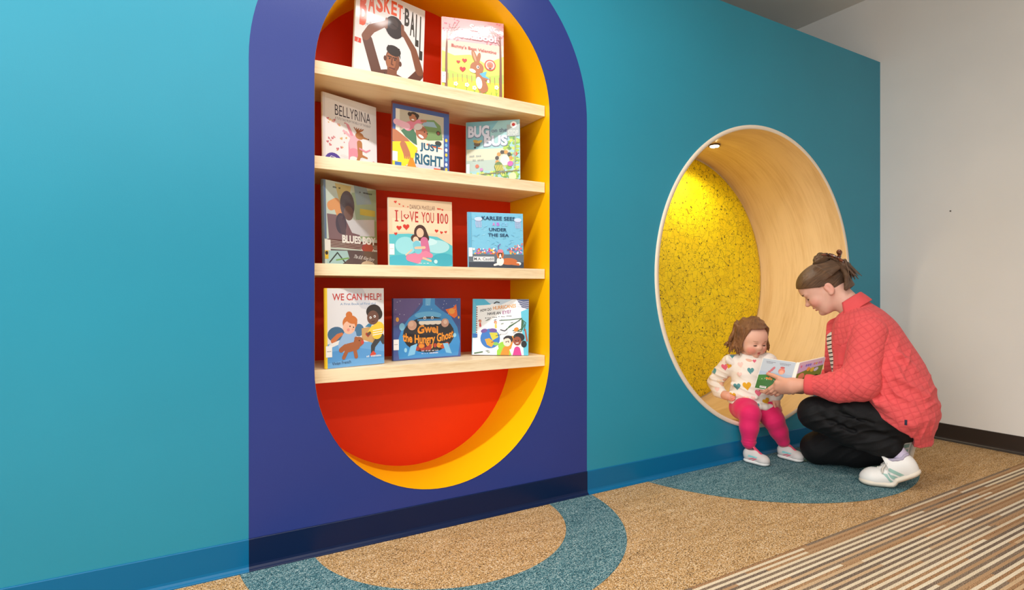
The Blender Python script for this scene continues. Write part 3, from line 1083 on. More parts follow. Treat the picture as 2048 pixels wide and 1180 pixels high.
def art_help(A):
    A.rect((226, 226, 230), 0, 0, 1, 1)
    A.rect((240, 206, 50), 0, 0, .028, 1)
    A.poly((206, 208, 216), (.30, 0), (.62, 0), (.85, .30), (.6, .26))
    A.text((190, 54, 48), 'WE CAN HELP!', .11, .065, .955, .155, bold=.015)
    A.text((112, 148, 186), 'A First Book of First Aid', .24, .185, .85, .215, bold=.01)
    A.poly((108, 170, 226), (.028, .70), (.3, .66), (.7, .70), (1, .66), (1, 1), (.028, 1))
    A.poly((88, 156, 218), (.028, .80), (.5, .76), (1, .84), (1, .92), (.4, .90), (.028, .94))
    # blue armchair
    A.ell((62, 104, 140), .17, .58, .14, .12)
    A.ell((70, 118, 156), .55, .54, .09, .10)
    # dog lying behind
    A.limb((206, 116, 66), (.12, .66, .08), (.20, .60, .07), (.26, .58, .05))
    A.limb((236, 234, 232), (.08, .72, .06), (.22, .68, .06))
    # girl with orange hair
    SK = (240, 190, 164)
    A.limb((150, 186, 226), (.40, .60, .22), (.33, .72, .26))
    A.limb((150, 186, 226), (.32, .66, .09), (.28, .76, .08))
    A.ell((206, 116, 52), .385, .34, .055, .055)
    A.ell((206, 116, 52), .40, .44, .125, .12)
    A.ell(SK, .385, .50, .105, .105)
    A.ell((206, 116, 52), .43, .40, .10, .065, 20)
    A.ell((40, 34, 34), .40, .485, .011)
    A.ell((40, 34, 34), .46, .50, .011)
    A.ell((232, 150, 140), .37, .53, .025)
    A.ell((238, 170, 140), .445, .525, .018)
    # cardboard box
    A.poly((206, 162, 104), (.60, .52), (.78, .50), (.92, .56), (.92, .68), (.80, .72), (.60, .66))
    A.poly((190, 146, 90), (.78, .50), (.92, .56), (.92, .68), (.80, .72))
    A.heart((180, 60, 44), .71, .605, .09)
    A.poly((60, 130, 170), (.66, .50), (.72, .46), (.78, .47), (.76, .51))
    # boy in yellow
    D = (110, 74, 60)
    A.limb((60, 62, 66), (.92, .64, .10), (.80, .76, .08), (.79, .84, .06))
    A.limb((60, 62, 66), (.95, .64, .10), (.985, .72, .06))
    A.limb((246, 206, 60), (.90, .52, .20), (.87, .60, .18))
    A.limb((246, 206, 60), (.80, .52, .08), (.74, .58, .07))
    for j in range(3):
        A.line((250, 246, 236), .014, (.80, .555 + j * .03), (.96, .54 + j * .03))
    A.ell((46, 38, 36), .815, .305, .135, .115)
    A.ell((46, 38, 36), .90, .34, .07, .09)
    A.ell(D, .80, .385, .105, .115)
    A.ell((250, 250, 250), .755, .385, .02)
    A.ell((250, 250, 250), .83, .37, .02)
    A.ell((30, 24, 24), .752, .387, .01)
    A.ell((30, 24, 24), .826, .372, .01)
    A.line((80, 40, 40), .012, (.78, .44), (.83, .43))
    A.limb(D, (.74, .585, .05), (.71, .60, .045))
    A.poly((214, 70, 50), (.74, .87), (.80, .82), (.85, .86), (.83, .89), (.76, .895))
    # toy bear
    T = (168, 96, 56)
    A.limb(T, (.36, .76, .14), (.50, .74, .14))
    A.ell(T, .545, .69, .085, .08)
    A.ell(T, .50, .645, .03)
    A.ell((206, 70, 60), .61, .70, .025, .035)
    A.limb(T, (.34, .80, .06), (.29, .88, .06))
    A.limb(T, (.48, .80, .06), (.50, .88, .06))
    A.limb(T, (.32, .74, .08), (.25, .78, .08))
    A.ell((50, 34, 30), .555, .675, .01)
    A.text((60, 80, 110), 'Vivian French', .10, .925, .41, .965, warp=lambda a, b, u, v: (u, v - .01 * a))
    A.scrib((220, 232, 244), .68, .875, .95, .90, 10, 6)
    A.rect((244, 244, 242), 0, .72, .10, .86)
    A.rect((60, 60, 60), .015, .785, .085, .79)


def art_gwei(A):
    A.rect((62, 84, 150), 0, 0, 1, 1)
    A.poly((96, 82, 140), (0, 0), (.45, 0), (.2, .35), (0, .45))
    A.rect((70, 92, 160), 0, .80, 1, 1)
    A.poly((56, 78, 146), (.6, 0), (1, 0), (1, .5), (.8, .3))
    BL = (56, 144, 212)
    # the big blue body with an open mouth
    A.poly(BL, (.42, 0), (.60, 0), (.60, .10), (.70, .20), (.84, .30), (.95, .50), (.99, .75), (.96, .98), (.08, .98), (.05, .72), (.12, .48), (.22, .32), (.36, .20), (.42, .10))
    A.poly((110, 184, 232), (.46, 0), (.54, 0), (.53, .12), (.46, .12))
    A.ell((100, 180, 230), .50, .28, .20, .05)
    A.ell((36, 34, 40), .515, .60, .385, .245)
    for x, s in ((.41, .05), (.49, .06), (.57, .06), (.65, .05)):
        A.ell((240, 236, 226), x, .40, s, .032)
    A.rect(BL, .34, .34, .72, .375)
    for x in (.45, .56):
        A.ell((236, 240, 244), x, .325, .020)
        A.ell((30, 30, 40), x, .328, .011)
    A.ell((220, 172, 150), .265, .44, .066)
    A.ell((232, 192, 170), .25, .42, .035)
    A.ell((206, 160, 140), .755, .415, .06)
    A.ell((232, 200, 180), .76, .40, .03)
    rnd = random.Random(2)
    for i in range(22):
        A.ell(rnd.choice([(226, 140, 40), (190, 80, 40), (236, 190, 90), (170, 60, 40)]), .515 + rnd.uniform(-.26, .27), .80 + rnd.uniform(-.03, .04), rnd.uniform(.02, .045), .03, n=10)
    OR = (240, 150, 40)
    A.text(OR, 'Gwei', .34, .43, .65, .57, bold=.04, warp=arch(.12))
    A.text(OR, 'the Hungry Ghost', .13, .555, .885, .74, bold=.03, warp=lambda a, b, u, v: (u, v + .05 - .28 * (a - .45) ** 2))
    A.poly((236, 110, 30), (.76, .19), (.88, .16), (.93, .10), (.95, .30), (.90, .34), (.82, .28))
    A.ell((240, 160, 60), .86, .22, .05, .04)
    A.ell((236, 170, 60), .055, .34, .022, .03)
    A.ell((236, 170, 60), .97, .33, .014, .02)
    A.ell((130, 200, 236), .12, .46, .04, .05)
    A.poly((130, 196, 236), (.24, .78), (.34, .74), (.30, .92), (.20, .94))
    A.poly((130, 196, 236), (.72, .76), (.80, .76), (.86, .94), (.77, .92))
    A.ell((150, 210, 240), .17, .84, .02, .03)
    A.ell((150, 210, 240), .905, .63, .025, .03)
    for i in range(16):
        A.ell((226, 226, 244), rnd.uniform(.03, .97), rnd.uniform(.03, .28), .005, n=6)
    A.scrib((206, 214, 240), .40, .862, .49, .878, 6, 7)
    A.text((236, 236, 244), 'Lee', .60, .857, .65, .88)
    A.scrib((236, 236, 244), .50, .860, .59, .88, 5, 8)
    A.scrib((206, 214, 240), .40, .902, .51, .918, 7, 9)
    A.scrib((236, 236, 244), .52, .900, .65, .92, 8, 10)
    A.rect((246, 246, 246), 0, .66, .075, .83)
    A.rect((110, 110, 120), .01, .74, .06, .746)


def art_hurricane(A):
    A.rect((236, 238, 238), 0, 0, 1, 1)
    A.rect((92, 182, 212), 0, 0, .06, .70)
    A.poly((70, 178, 214), (.0, 0), (.5, 0), (.3, .10), (.06, .12))
    A.poly((190, 208, 222), (.2, 0), (.72, 0), (.5, .10), (.3, .08))
    A.poly((76, 84, 116), (.78, .0), (1, 0), (1, .18), (.88, .15))
    for j in range(4):
        A.line((200, 200, 214), .010, (.80, .02 + j * .035), (.90, .05 + j * .035), (1, .04 + j * .035))
    A.poly((96, 190, 214), (.86, .22), (1, .16), (1, 1), (.92, 1))
    for j in range(13):
        A.ell((120, 60, 50), .07, .16 + j * .04, .012)
    A.line((40, 36, 40), .02, (.38, .075), (.42, .05), (.47, .06))
    DK, OR, PK = (60, 56, 60), (226, 150, 50), (150, 70, 130)
    A.text(DK, 'HOW DO', .13, .185, .33, .235, bold=.02, warp=lambda a, b, u, v: (u, v - .03 * a))
    A.text(OR, 'HURRICANES', .36, .13, .77, .195, bold=.02, warp=lambda a, b, u, v: (u, v - .05 * a))
    A.text(DK, 'HAVE AN', .26, .24, .50, .29, bold=.02, warp=lambda a, b, u, v: (u, v - .02 * a))
    A.text(PK, 'EYE?', .53, .21, .68, .27, bold=.02, warp=lambda a, b, u, v: (u, v - .02 * a))
    A.poly(DK, (.22, .335), (.24, .333), (.24, .348), (.22, .35))
    for k, (a, b) in enumerate(((.26, .33), (.35, .44), (.46, .58), (.60, .70))):
        A.scrib(DK, a, .330 - k * .012, b, .345 - k * .012, 5, 20 + k)
    G = (60, 100, 66)
    A.line(G, .014, (.48, .38), (.66, .37), (.88, .34))
    for j in range(5):
        A.line(G, .014, (.88, .34), (.80 - j * .05, .40 + j * .035), (.66 - j * .01, .48 + j * .012))
        A.line(G, .014, (.88, .36), (.95 - j * .02, .42 + j * .04), (.92 - j * .05, .56))
    A.limb((170, 90, 66), (.94, .54, .025), (.975, .74, .03))
    # globe with goggles
    A.ell((52, 116, 190), .315, .705, .175)
    A.poly((206, 196, 60), (.30, .60), (.44, .60), (.46, .68), (.36, .74), (.33, .68))
    A.poly((226, 160, 50), (.22, .72), (.30, .70), (.40, .78), (.34, .86), (.26, .82))
    A.ell((130, 190, 90), .42, .80, .05, .03)
    A.ell((110, 80, 150), .205, .57, .06, .035, -15)
    A.ell((110, 80, 150), .365, .56, .07, .035, 5)
    kid(A, .13, .40, .042, (226, 160, 120), (170, 70, 50), (200, 60, 60))
    kid(A, .41, .42, .042, (232, 176, 130), (190, 90, 40), (240, 200, 90))
    A.ell((230, 140, 40), .78, .54, .045, .035, -30)
    A.ell((214, 218, 226), .55, .58, .08, .05)
    A.line((60, 56, 60), .018, (.50, .55), (.57, .57), (.61, .545))
    A.ell((150, 206, 60), .56, .84, .10, .08)
    A.poly((150, 206, 60), (.44, .92), (.54, .80), (.66, .90), (.70, 1), (.44, 1))
    # two children at the bottom right
    A.limb((226, 140, 40), (.60, .90, .12), (.58, 1.0, .16))
    A.limb((226, 140, 40), (.66, .86, .07), (.72, .68, .05))
    A.ell((40, 36, 40), .64, .72, .085, .07)
    A.ell((244, 214, 196), .62, .77, .07, .075)
    A.limb((40, 36, 40), (.56, .70, .02), (.69, .67, .03))
    A.limb((206, 60, 140), (.80, .90, .11), (.80, 1.0, .16))
    A.ell((34, 30, 34), .83, .68, .10, .08)
    A.ell((34, 30, 34), .92, .80, .05, .06)
    A.ell((150, 76, 50), .80, .745, .072, .078)
    for (x, y) in ((.60, .765), (.645, .765), (.775, .74), (.82, .735)):
        A.ell((30, 24, 24), x, y, .010, n=8)
    A.line((244, 240, 236), .012, (.78, .785), (.82, .78))
    rnd = random.Random(8)
    for i in range(16):
        u, v = rnd.uniform(.1, .8), rnd.uniform(.36, .96)
        A.line(rnd.choice([(60, 100, 66), (60, 56, 60), (120, 130, 136)]), .009, (u, v), (u + .04, v - .012))
    A.line((60, 100, 66), .02, (.04, .97), (.18, .945))
    A.rect((40, 100, 170), .0, .62, .085, .69)


def make_book(label, shelf, x, y, yaw, lean, roll, w, h, t, art, mat, spine, opened=0.0, block_yaw=None, edge=(238, 236, 230)):
    a, l, r = R(yaw), R(lean), R(roll)
    e = Vector((math.cos(a), math.sin(a), 0))
    bk = Vector((-math.sin(a), math.cos(a), 0))
    up = math.cos(l) * Vector((0, 0, 1)) + math.sin(l) * bk
    ex = math.cos(r) * e - math.sin(r) * up
    uz = math.cos(r) * up + math.sin(r) * e
    yv = uz.cross(ex)
    z = SH[shelf] + max(0, w * math.sin(r)) + max(0, t * math.sin(l)) + 0.0004
    mw = Matrix((ex, yv, uz)).transposed().to_4x4()
    mw.translation = Vector((x, y, z))
    bo = empty('picture_book', mat=mw, label=label, category='book', group='picture books on the niche shelves')
    cm = bpy.data.materials.get('board_%d_%d_%d' % spine) or plain('board_%d_%d_%d' % spine, rgb(*spine), 0.4, Coat_Weight=0.4)
    ct = 0.0026
    fc = box('front_cover', 0, w, 0, ct, 0, h, cm, bo, bev=0.0008)
    A = Art(w - .001, h - .001)
    art(A)
    A.build(fc, M[mat], loc=(0.0005, -0.0001, 0.0005))
    rest = bo
    if opened:
        rest = None
    bc = box('back_cover', 0, w, t - ct, t, 0, h, cm, bo, bev=0.0008)
    bm = bmesh.new()
    nseg = 6
    prof = [(0.0045, 0.0002)] + [(-0.0028 * math.sin(PI * i / nseg) + .0, t * i / nseg) for i in range(nseg + 1)] + [(0.0045, t - .0002)]
    top = [bm.verts.new((px, py, h - .0005)) for px, py in prof]
    bot = [bm.verts.new((px, py, 0.0005)) for px, py in prof]
    for i in range(len(prof) - 1):
        bm.faces.new((top[i], top[i + 1], bot[i + 1], bot[i]))
    bm.faces.new(top)
    bm.faces.new(bot[::-1])
    bmesh.ops.recalc_face_normals(bm, faces=bm.faces)
    spn = from_bm('spine', bm, cm, bo)
    pb = box('page_block', 0.003, w - 0.004, ct, t - ct, 0.003, h - 0.004, M['paper'], bo)
    if opened:
        for p in (bc, spn, pb):
            p.rotation_euler = (0, 0, R(opened))
    return bo


make_book('white book with a man raising a basketball, left on the top shelf', 0, .557, .125, 10.0, 1.5, 2.9, .302, .357, .014, art_basketball, 'print', (232, 230, 228))
make_book('pink and lime book with a brown rabbit between two trees, on the top shelf', 0, .918, .130, -17.5, 4.4, .8, .260, .330, .012, art_peekaboo, 'print', (240, 220, 210))
make_book('white book with dancing pink animal and purple dots, at the niche left edge', 1, .450, .130, 17.3, 3.2, 1.0, .232, .262, .012, art_bellyrina, 'print', (228, 224, 226))
make_book('blue bordered book with a yellow shirt figure and an orange traffic cone', 1, .710, .130, .5, 3.5, 1.5, .243, .272, .012, art_justright, 'gloss', (120, 66, 60))
make_book('pale teal book with its cover ajar and a red apple sticker, beside yellow wall', 1, 1.057, .185, -37.5, 6.0, -1.2, .233, .263, .012, art_bug, 'gloss', (176, 208, 208), opened=14)
make_book('dark glossy plastic wrapped book showing a man over guitar strings', 2, .442, .069, 31.7, 0.6, -1.0, .277, .303, .014, art_blues, 'mylar', (96, 110, 120))
make_book('glossy cream book with red hearts and a mother cuddling a child', 2, .683, .082, .8, 0.6, -.6, .265, .261, .013, art_love, 'mylar', (206, 190, 170))
make_book('sea blue square book with a brown and white dog lying at its bottom', 2, 1.023, .094, -11.9, 0.6, -.6, .241, .231, .012, art_karlee, 'print', (130, 180, 206))
make_book('white and blue book with yellow spine showing children and a toy bear', 3, .440, .045, 11.5, 0.4, -.3, .231, .286, .012, art_help, 'gloss', (236, 200, 50))
make_book('dark blue landscape book with a wide gaping mouth and orange lettering', 3, .721, .150, 4.0, 0.4, .1, .303, .247, .014, art_gwei, 'mylar', (50, 60, 110))
make_book('white book with a globe and two waving children, rightmost on the lowest shelf', 3, 1.076, .168, -30.7, 4.7, .6, .241, .241, .012, art_hurricane, 'print', (120, 190, 210))

# ------------------------------------------------------------------ implicit surfaces for figures and clothes


class Sdf:
    """distance field on a grid, polygonised with surface nets"""

    def __init__(self, lo, hi, h):
        self.lo, self.h = np.array(lo, float), h
        self.n = np.ceil((np.array(hi) - self.lo) / h).astype(int) + 1
        self.V = np.full(self.n, 0.2, np.float32)

    def _sub(self, a, b):
        i0 = np.clip(np.floor((np.array(a) - self.lo) / self.h).astype(int), 0, self.n)
        i1 = np.clip(np.ceil((np.array(b) - self.lo) / self.h).astype(int) + 1, 0, self.n)
        if (i1 <= i0).any():
            return None, None
        sl = tuple(slice(p, q) for p, q in zip(i0, i1))
        ax = [(self.lo[k] + self.h * np.arange(i0[k], i1[k])).astype(np.float32) for k in range(3)]
        return sl, np.stack(np.meshgrid(*ax, indexing='ij'), -1)

    def _mix(self, sl, d, k, op):
        A = self.V[sl]
        if op == 'add':
            q = np.maximum(k - np.abs(A - d), 0) / k if k > 0 else 0
            self.V[sl] = np.minimum(A, d) - q * q * k * .25
        elif op == 'sub':
            d = -d
            q = np.maximum(k - np.abs(A - d), 0) / k if k > 0 else 0
            self.V[sl] = np.maximum(A, d) + q * q * k * .25

    def cone(self, a, b, ra, rb, k=.02, op='add', sq=None):
        """rounded cone a->b; sq = (dir, factor) squeezes along dir"""
        a, b = np.array(a, np.float32), np.array(b, np.float32)
        m = max(ra, rb) * (1.6 if sq else 1) + k + 3 * self.h
        sl, P = self._sub(np.minimum(a, b) - m, np.maximum(a, b) + m)
        if sl is None:
            return self
        ab = b - a
        t = np.clip(((P - a) @ ab) / max(float(ab @ ab), 1e-9), 0, 1)
        D = P - a - t[..., None] * ab
        if sq:
            d = np.array(sq[0], np.float32)
            d /= np.linalg.norm(d)
            D = D + (D @ d)[..., None] * d * (1 / sq[1] - 1)
        self._mix(sl, np.linalg.norm(D, axis=-1) - (ra + (rb - ra) * t), k, op)
        return self

    def chain(self, pts, k=.02, op='add', sq=None):
        for p, q in zip(pts[:-1], pts[1:]):
            self.cone(p[:3], q[:3], p[3], q[3], k, op, sq)
        return self

    def ell(self, c, r, k=.02, op='add', rot=None):
        """ellipsoid, rot = 3x3 whose columns are its axes"""
        c, r = np.array(c, np.float32), np.array(r, np.float32)
        m = float(r.max()) + k + 3 * self.h
        sl, P = self._sub(c - m, c + m)
        if sl is None:
            return self
        Q = P - c
        if rot is not None:
            Q = Q @ np.array(rot, np.float32)
        k0 = np.linalg.norm(Q / r, axis=-1)
        k1 = np.linalg.norm(Q / (r * r), axis=-1)
        d = k0 * (k0 - 1) / np.maximum(k1, 1e-6)
        self._mix(sl, d, k, op)
        return self

    def field(self, fn, op='max'):
        """combine with fn(P) over the whole grid"""
        sl, P = self._sub(self.lo, self.lo + self.h * (self.n - 1))
        d = fn(P)
        self.V = np.maximum(self.V, d) if op == 'max' else (np.minimum(self.V, d) if op == 'min' else self.V + d)
        return self

    def nets(self):
        V, h = self.V, self.h
        s = V < 0
        c = [s[i:V.shape[0] - 1 + i, j:V.shape[1] - 1 + j, k:V.shape[2] - 1 + k] for i in (0, 1) for j in (0, 1) for k in (0, 1)]
        al, an = c[0].copy(), c[0].copy()
        for q in c[1:]:
            al &= q
            an |= q
        mask = an & ~al
        idx = np.full(mask.shape, -1, np.int64)
        I = np.argwhere(mask)
        idx[mask] = np.arange(len(I))
        acc = np.zeros((len(I), 3))
        cnt = np.zeros(len(I))
        offs = [(i, j, k) for i in (0, 1) for j in (0, 1) for k in (0, 1)]
        for a in offs:
            for ax in range(3):
                if a[ax]:
                    continue
                b = list(a)
                b[ax] = 1
                va = V[I[:, 0] + a[0], I[:, 1] + a[1], I[:, 2] + a[2]]
                vb = V[I[:, 0] + b[0], I[:, 1] + b[1], I[:, 2] + b[2]]
                x = (va < 0) != (vb < 0)
                t = np.where(x, va / np.where(x, va - vb, 1), 0)
                p = np.array(a, float)[None] + 0 * t[:, None]
                p[:, ax] += t
                acc[x] += p[x]
                cnt[x] += 1
        P = self.lo + h * (I + acc / np.maximum(cnt, 1)[:, None])
        F = []
        for ax in range(3):
            u, w = (ax + 1) % 3, (ax + 2) % 3
            sa = [slice(None)] * 3
            sb = [slice(None)] * 3
            sa[ax], sb[ax] = slice(0, -1), slice(1, None)
            x = s[tuple(sa)] != s[tuple(sb)]
            E = np.argwhere(x)
            E = E[(E[:, u] > 0) & (E[:, w] > 0) & (E[:, u] < V.shape[u] - 1) & (E[:, w] < V.shape[w] - 1)]
            if not len(E):
                continue
            du, dw = np.zeros(3, int), np.zeros(3, int)
            du[u], dw[w] = 1, 1
            q = [E - du - dw, E - dw, E, E - du]
            q = np.stack([idx[a[:, 0], a[:, 1], a[:, 2]] for a in q], 1)
            inside = s[E[:, 0], E[:, 1], E[:, 2]]
            q[~inside] = q[~inside][:, ::-1]
            F.append(q)
        return P, np.concatenate(F)


def relax(P, F, it=1, w=.5):
    e = np.concatenate([F[:, [0, 1]], F[:, [1, 2]], F[:, [2, 3]], F[:, [3, 0]]])
    for _ in range(it):
        S = np.zeros_like(P)
        n = np.zeros(len(P))
        for a, b in ((0, 1), (1, 0)):
            for k in range(3):
                S[:, k] += np.bincount(e[:, a], P[e[:, b], k], len(P))
            n += np.bincount(e[:, a], minlength=len(P))
        P = P + w * (S / np.maximum(n, 1)[:, None] - P)
    return P


def normals(P, F):
    n = np.cross(P[F[:, 2]] - P[F[:, 0]], P[F[:, 3]] - P[F[:, 1]])
    N = np.zeros_like(P)
    for k in range(4):
        for c in range(3):
            N[:, c] += np.bincount(F[:, k], n[:, c], len(P))
    return N / np.maximum(np.linalg.norm(N, axis=1), 1e-9)[:, None]


def wrinkle(P, F, sets):
    """soft cloth folds: (centre, reach, across-direction, wavelength, depth)"""
    N = normals(P, F)
    d = np.zeros(len(P))
    for k, (c, r, n, wl, amp) in enumerate(sets):
        n = np.array(n, float) / np.linalg.norm(n)
        m = np.exp(-(np.linalg.norm((P - np.array(c)) / np.array(r), axis=1) ** 2) * 1.6)
        ph = (P @ n) * 2 * PI / wl
        ph = ph + 1.1 * np.sin(P @ np.array((31.0, 17.0, 23.0)) + k) + .7 * np.sin(P @ np.array((-19.0, 41.0, 29.0)) + 2 * k)
        d += amp * m * ((1 - np.abs(np.sin(ph / 2))) ** 1.6 - .35)
    return P + N * d[:, None]


def join(parts):
    """[(P, F, C)] -> one vertex/face/colour set"""
    Ps, Fs, Cs, b = [], [], [], 0
    for P, F, C in parts:
        Ps.append(P)
        Fs.append(F + b)
        Cs.append(C)
        b += len(P)
    return np.concatenate(Ps), np.concatenate(Fs), np.concatenate(Cs)


def paintv(n, c):
    return np.tile(np.array(rgb(*c)), (n, 1))


def blend(C, w, c):
    w = np.clip(w, 0, 1)[:, None]
    return C * (1 - w) + np.array(rgb(*c)) * w


def blob(P, c, r):
    """1 inside the ellipsoid falling to 0 at its rim"""
    d = np.linalg.norm((P - np.array(c)) / np.array(r), axis=1)
    return np.clip((1 - d) * 2.5, 0, 1)


def rotm(ax, ang):
    return np.array(Matrix.Rotation(R(ang), 3, ax))


def decal(name, parent, bvh, centre, udir, vdir, loops_cols, mat, step=.004, off=.0007, depth=.08):
    """flat shapes (loops in metres in the u,v plane) cast onto a surface along -(u x v)"""
    c, u, v = Vector(centre), Vector(udir).normalized(), Vector(vdir).normalized()
    nrm = u.cross(v).normalized()
    V, F, C = [], [], []
    for kk, (loop, col) in enumerate(loops_cols):
        xs, ys = [p[0] for p in loop], [p[1] for p in loop]
        pts = [Vector(p) for p in loop]
        nl = len(pts)
        x = min(xs) + step / 2
        while x < max(xs):
            y = min(ys) + step / 2
            while y < max(ys):
                pts.append(Vector((x, y)))
                y += step
            x += step
        vs, es, fs, _, _, _ = delaunay_2d_cdt(pts, [], [list(range(nl))], 1, 1e-6)
        mp = {}
        for i, p in enumerate(vs):
            o = c + u * p.x + v * p.y + nrm * depth
            hit, hn, _, _ = bvh.ray_cast(o, -nrm, depth * 2.2)
            if hit is not None:
                mp[i] = len(V)
                V.append(tuple(hit + hn.normalized() * (off + .00008 * kk)))
                C.append(rgb(*col))
        for f in fs:
            if all(i in mp for i in f):
                F.append(tuple(mp[i] for i in f))
    return V, F, C


def heart_loop(cx, cy, s, rot=0, n=22):
    out = []
    a = R(rot)
    for i in range(n):
        t = 2 * PI * i / n
        x = 0.5 * math.sin(t) ** 3
        y = (13 * math.cos(t) - 5 * math.cos(2 * t) - 2 * math.cos(3 * t) - math.cos(4 * t)) / 32 * 1.15
        out.append((cx + s * (x * math.cos(a) - y * math.sin(a)), cy + s * (x * math.sin(a) + y * math.cos(a))))
    return out


def bvh_of(P, F):
    return BVHTree.FromPolygons([tuple(p) for p in P], [tuple(f) for f in F])


# ---- figure materials
M['skin'] = vcol('skin', 0.48, sss=0.12, bump=0.05, scale=260, spec=0.35)


def hair_mat(name, c1, c2, sc=(60, 60, 8), rough=0.42):
    t = NT(name)
    v = t.coord('UV')
    n1 = t.noise(t.mapping(v, (16, 1.2, 1)), 2.6, 5, 0.65)
    n2 = t.noise(t.coord(), 22, 2)
    f = t.math('MULTIPLY_ADD', n1, 0.75, t.math('MULTIPLY', n2, 0.25))
    t.P(Base_Color=t.ramp(f, [(0.32, c1), (0.66, c2)]), Roughness=rough, Specular_IOR_Level=0.4)
    t.bump(n1, 0.8, 0.006)
    return t.m


M['hair_w'] = hair_mat('brown_hair', rgb(50, 35, 26), rgb(122, 90, 64))
M['hair_t'] = hair_mat('auburn_hair', rgb(84, 54, 34), rgb(168, 118, 76))


def quilt_mat():
    t = NT('coral_quilted_fabric')
    uvn = t.n('VectorMath', operation='MULTIPLY_ADD')
    t.set(uvn.inputs[0], t.noise(t.coord(), 14, 2, 0.5, 'Color'))
    uvn.inputs[1].default_value = (0.022, 0.022, 0)
    t.set(uvn.inputs[2], t.coord('UV'))
    uv = t.n('SeparateXYZ', i_0=uvn.outputs[0])

    def groove(s, p):
        fr = t.math('FRACT', t.math('DIVIDE', s, p))
        d = t.math('ABSOLUTE', t.math('SUBTRACT', fr, 0.5))
        return t.math('SUBTRACT', 0.5, d)          # 0 at seams .. 0.5 in middle

    g = t.math('MINIMUM', groove(uv.outputs[0], 0.030), groove(uv.outputs[1], 0.026))
    puff = t.math('POWER', t.math('MULTIPLY', g, 2.0), 0.45)
    v = t.coord()
    wr = t.noise(t.mapping(v, (1, 1, 1.9), (0, 0, 0), (0, 0.7, 0)), 9, 3, 0.55)
    fine = t.noise(v, 300, 2)
    ht = t.math('MULTIPLY_ADD', wr, 2.0, t.math('MULTIPLY_ADD', fine, 0.25, puff))
    base = t.ramp(t.math('MULTIPLY_ADD', fine, 0.3, t.math('MULTIPLY', puff, 0.7)), [(0.05, rgb(208, 76, 80)), (0.5, rgb(224, 88, 90)), (1.0, rgb(230, 96, 96))])
    t.P(Base_Color=base, Roughness=0.9, Sheen_Weight=0.08, Specular_IOR_Level=0.15)
    t.bump(ht, 0.55, 0.0034)
    return t.m


M['quilt'] = quilt_mat()


def cloth(name, col, rough=0.8, wr=0.35, ws=14, dist=0.008, sheen=0.2):
    t = NT(name)
    v = t.coord()
    n1 = t.noise(v, ws, 4, 0.55)
    n2 = t.noise(v, 420, 2)
    t.P(Base_Color=col, Roughness=rough, Sheen_Weight=sheen, Specular_IOR_Level=0.25)
    t.bump(t.math('MULTIPLY_ADD', n2, 0.12, n1), wr, dist)
    return t.m


M['coral_plain'] = cloth('coral_fabric', rgb(222, 84, 86), sheen=0.05)
M['black'] = cloth('black_trouser_cloth', rgb(15, 15, 17), 0.7, 0.5, 9, 0.012, 0.0)
M['pink'] = cloth('hot_pink_leggings', rgb(222, 32, 98), 0.7, 0.3, 10)
M['cream'] = cloth('cream_sweatshirt', rgb(240, 232, 222), 0.85, 0.4, 12, 0.010, 0.0)
M['heartprint'] = vcol('heart_print', 0.85, bump=.1, spec=.2)
M['sock'] = cloth('lilac_sock', rgb(196, 184, 206))
M['shoe_white'] = plain('white_leather', rgb(232, 228, 222), 0.45)
M['shoe_sole'] = plain('rubber_sole', rgb(222, 210, 192), 0.6)
M['lace'] = cloth('shoelace', rgb(214, 206, 194))
M['mint'] = plain('mint_leather', rgb(150, 186, 174), 0.5)
M['shoe_grey'] = plain('lilac_grey_lining', rgb(176, 166, 184), 0.7)


def stripe_shirt():
    t = NT('striped_shirt')
    s = t.n('SeparateXYZ', i_0=t.coord())
    fr = t.math('FRACT', t.math('DIVIDE', t.math('MULTIPLY_ADD', s.outputs[0], 0.45, s.outputs[2]), 0.021))
    k = t.math('LESS_THAN', fr, 0.30)
    t.P(Base_Color=t.mix(k, rgb(236, 232, 224), rgb(26, 26, 30)), Roughness=0.85)
    return t.m


M['stripe_shirt'] = stripe_shirt()

# ------------------------------------------------------------------ heads and hands (local frames)


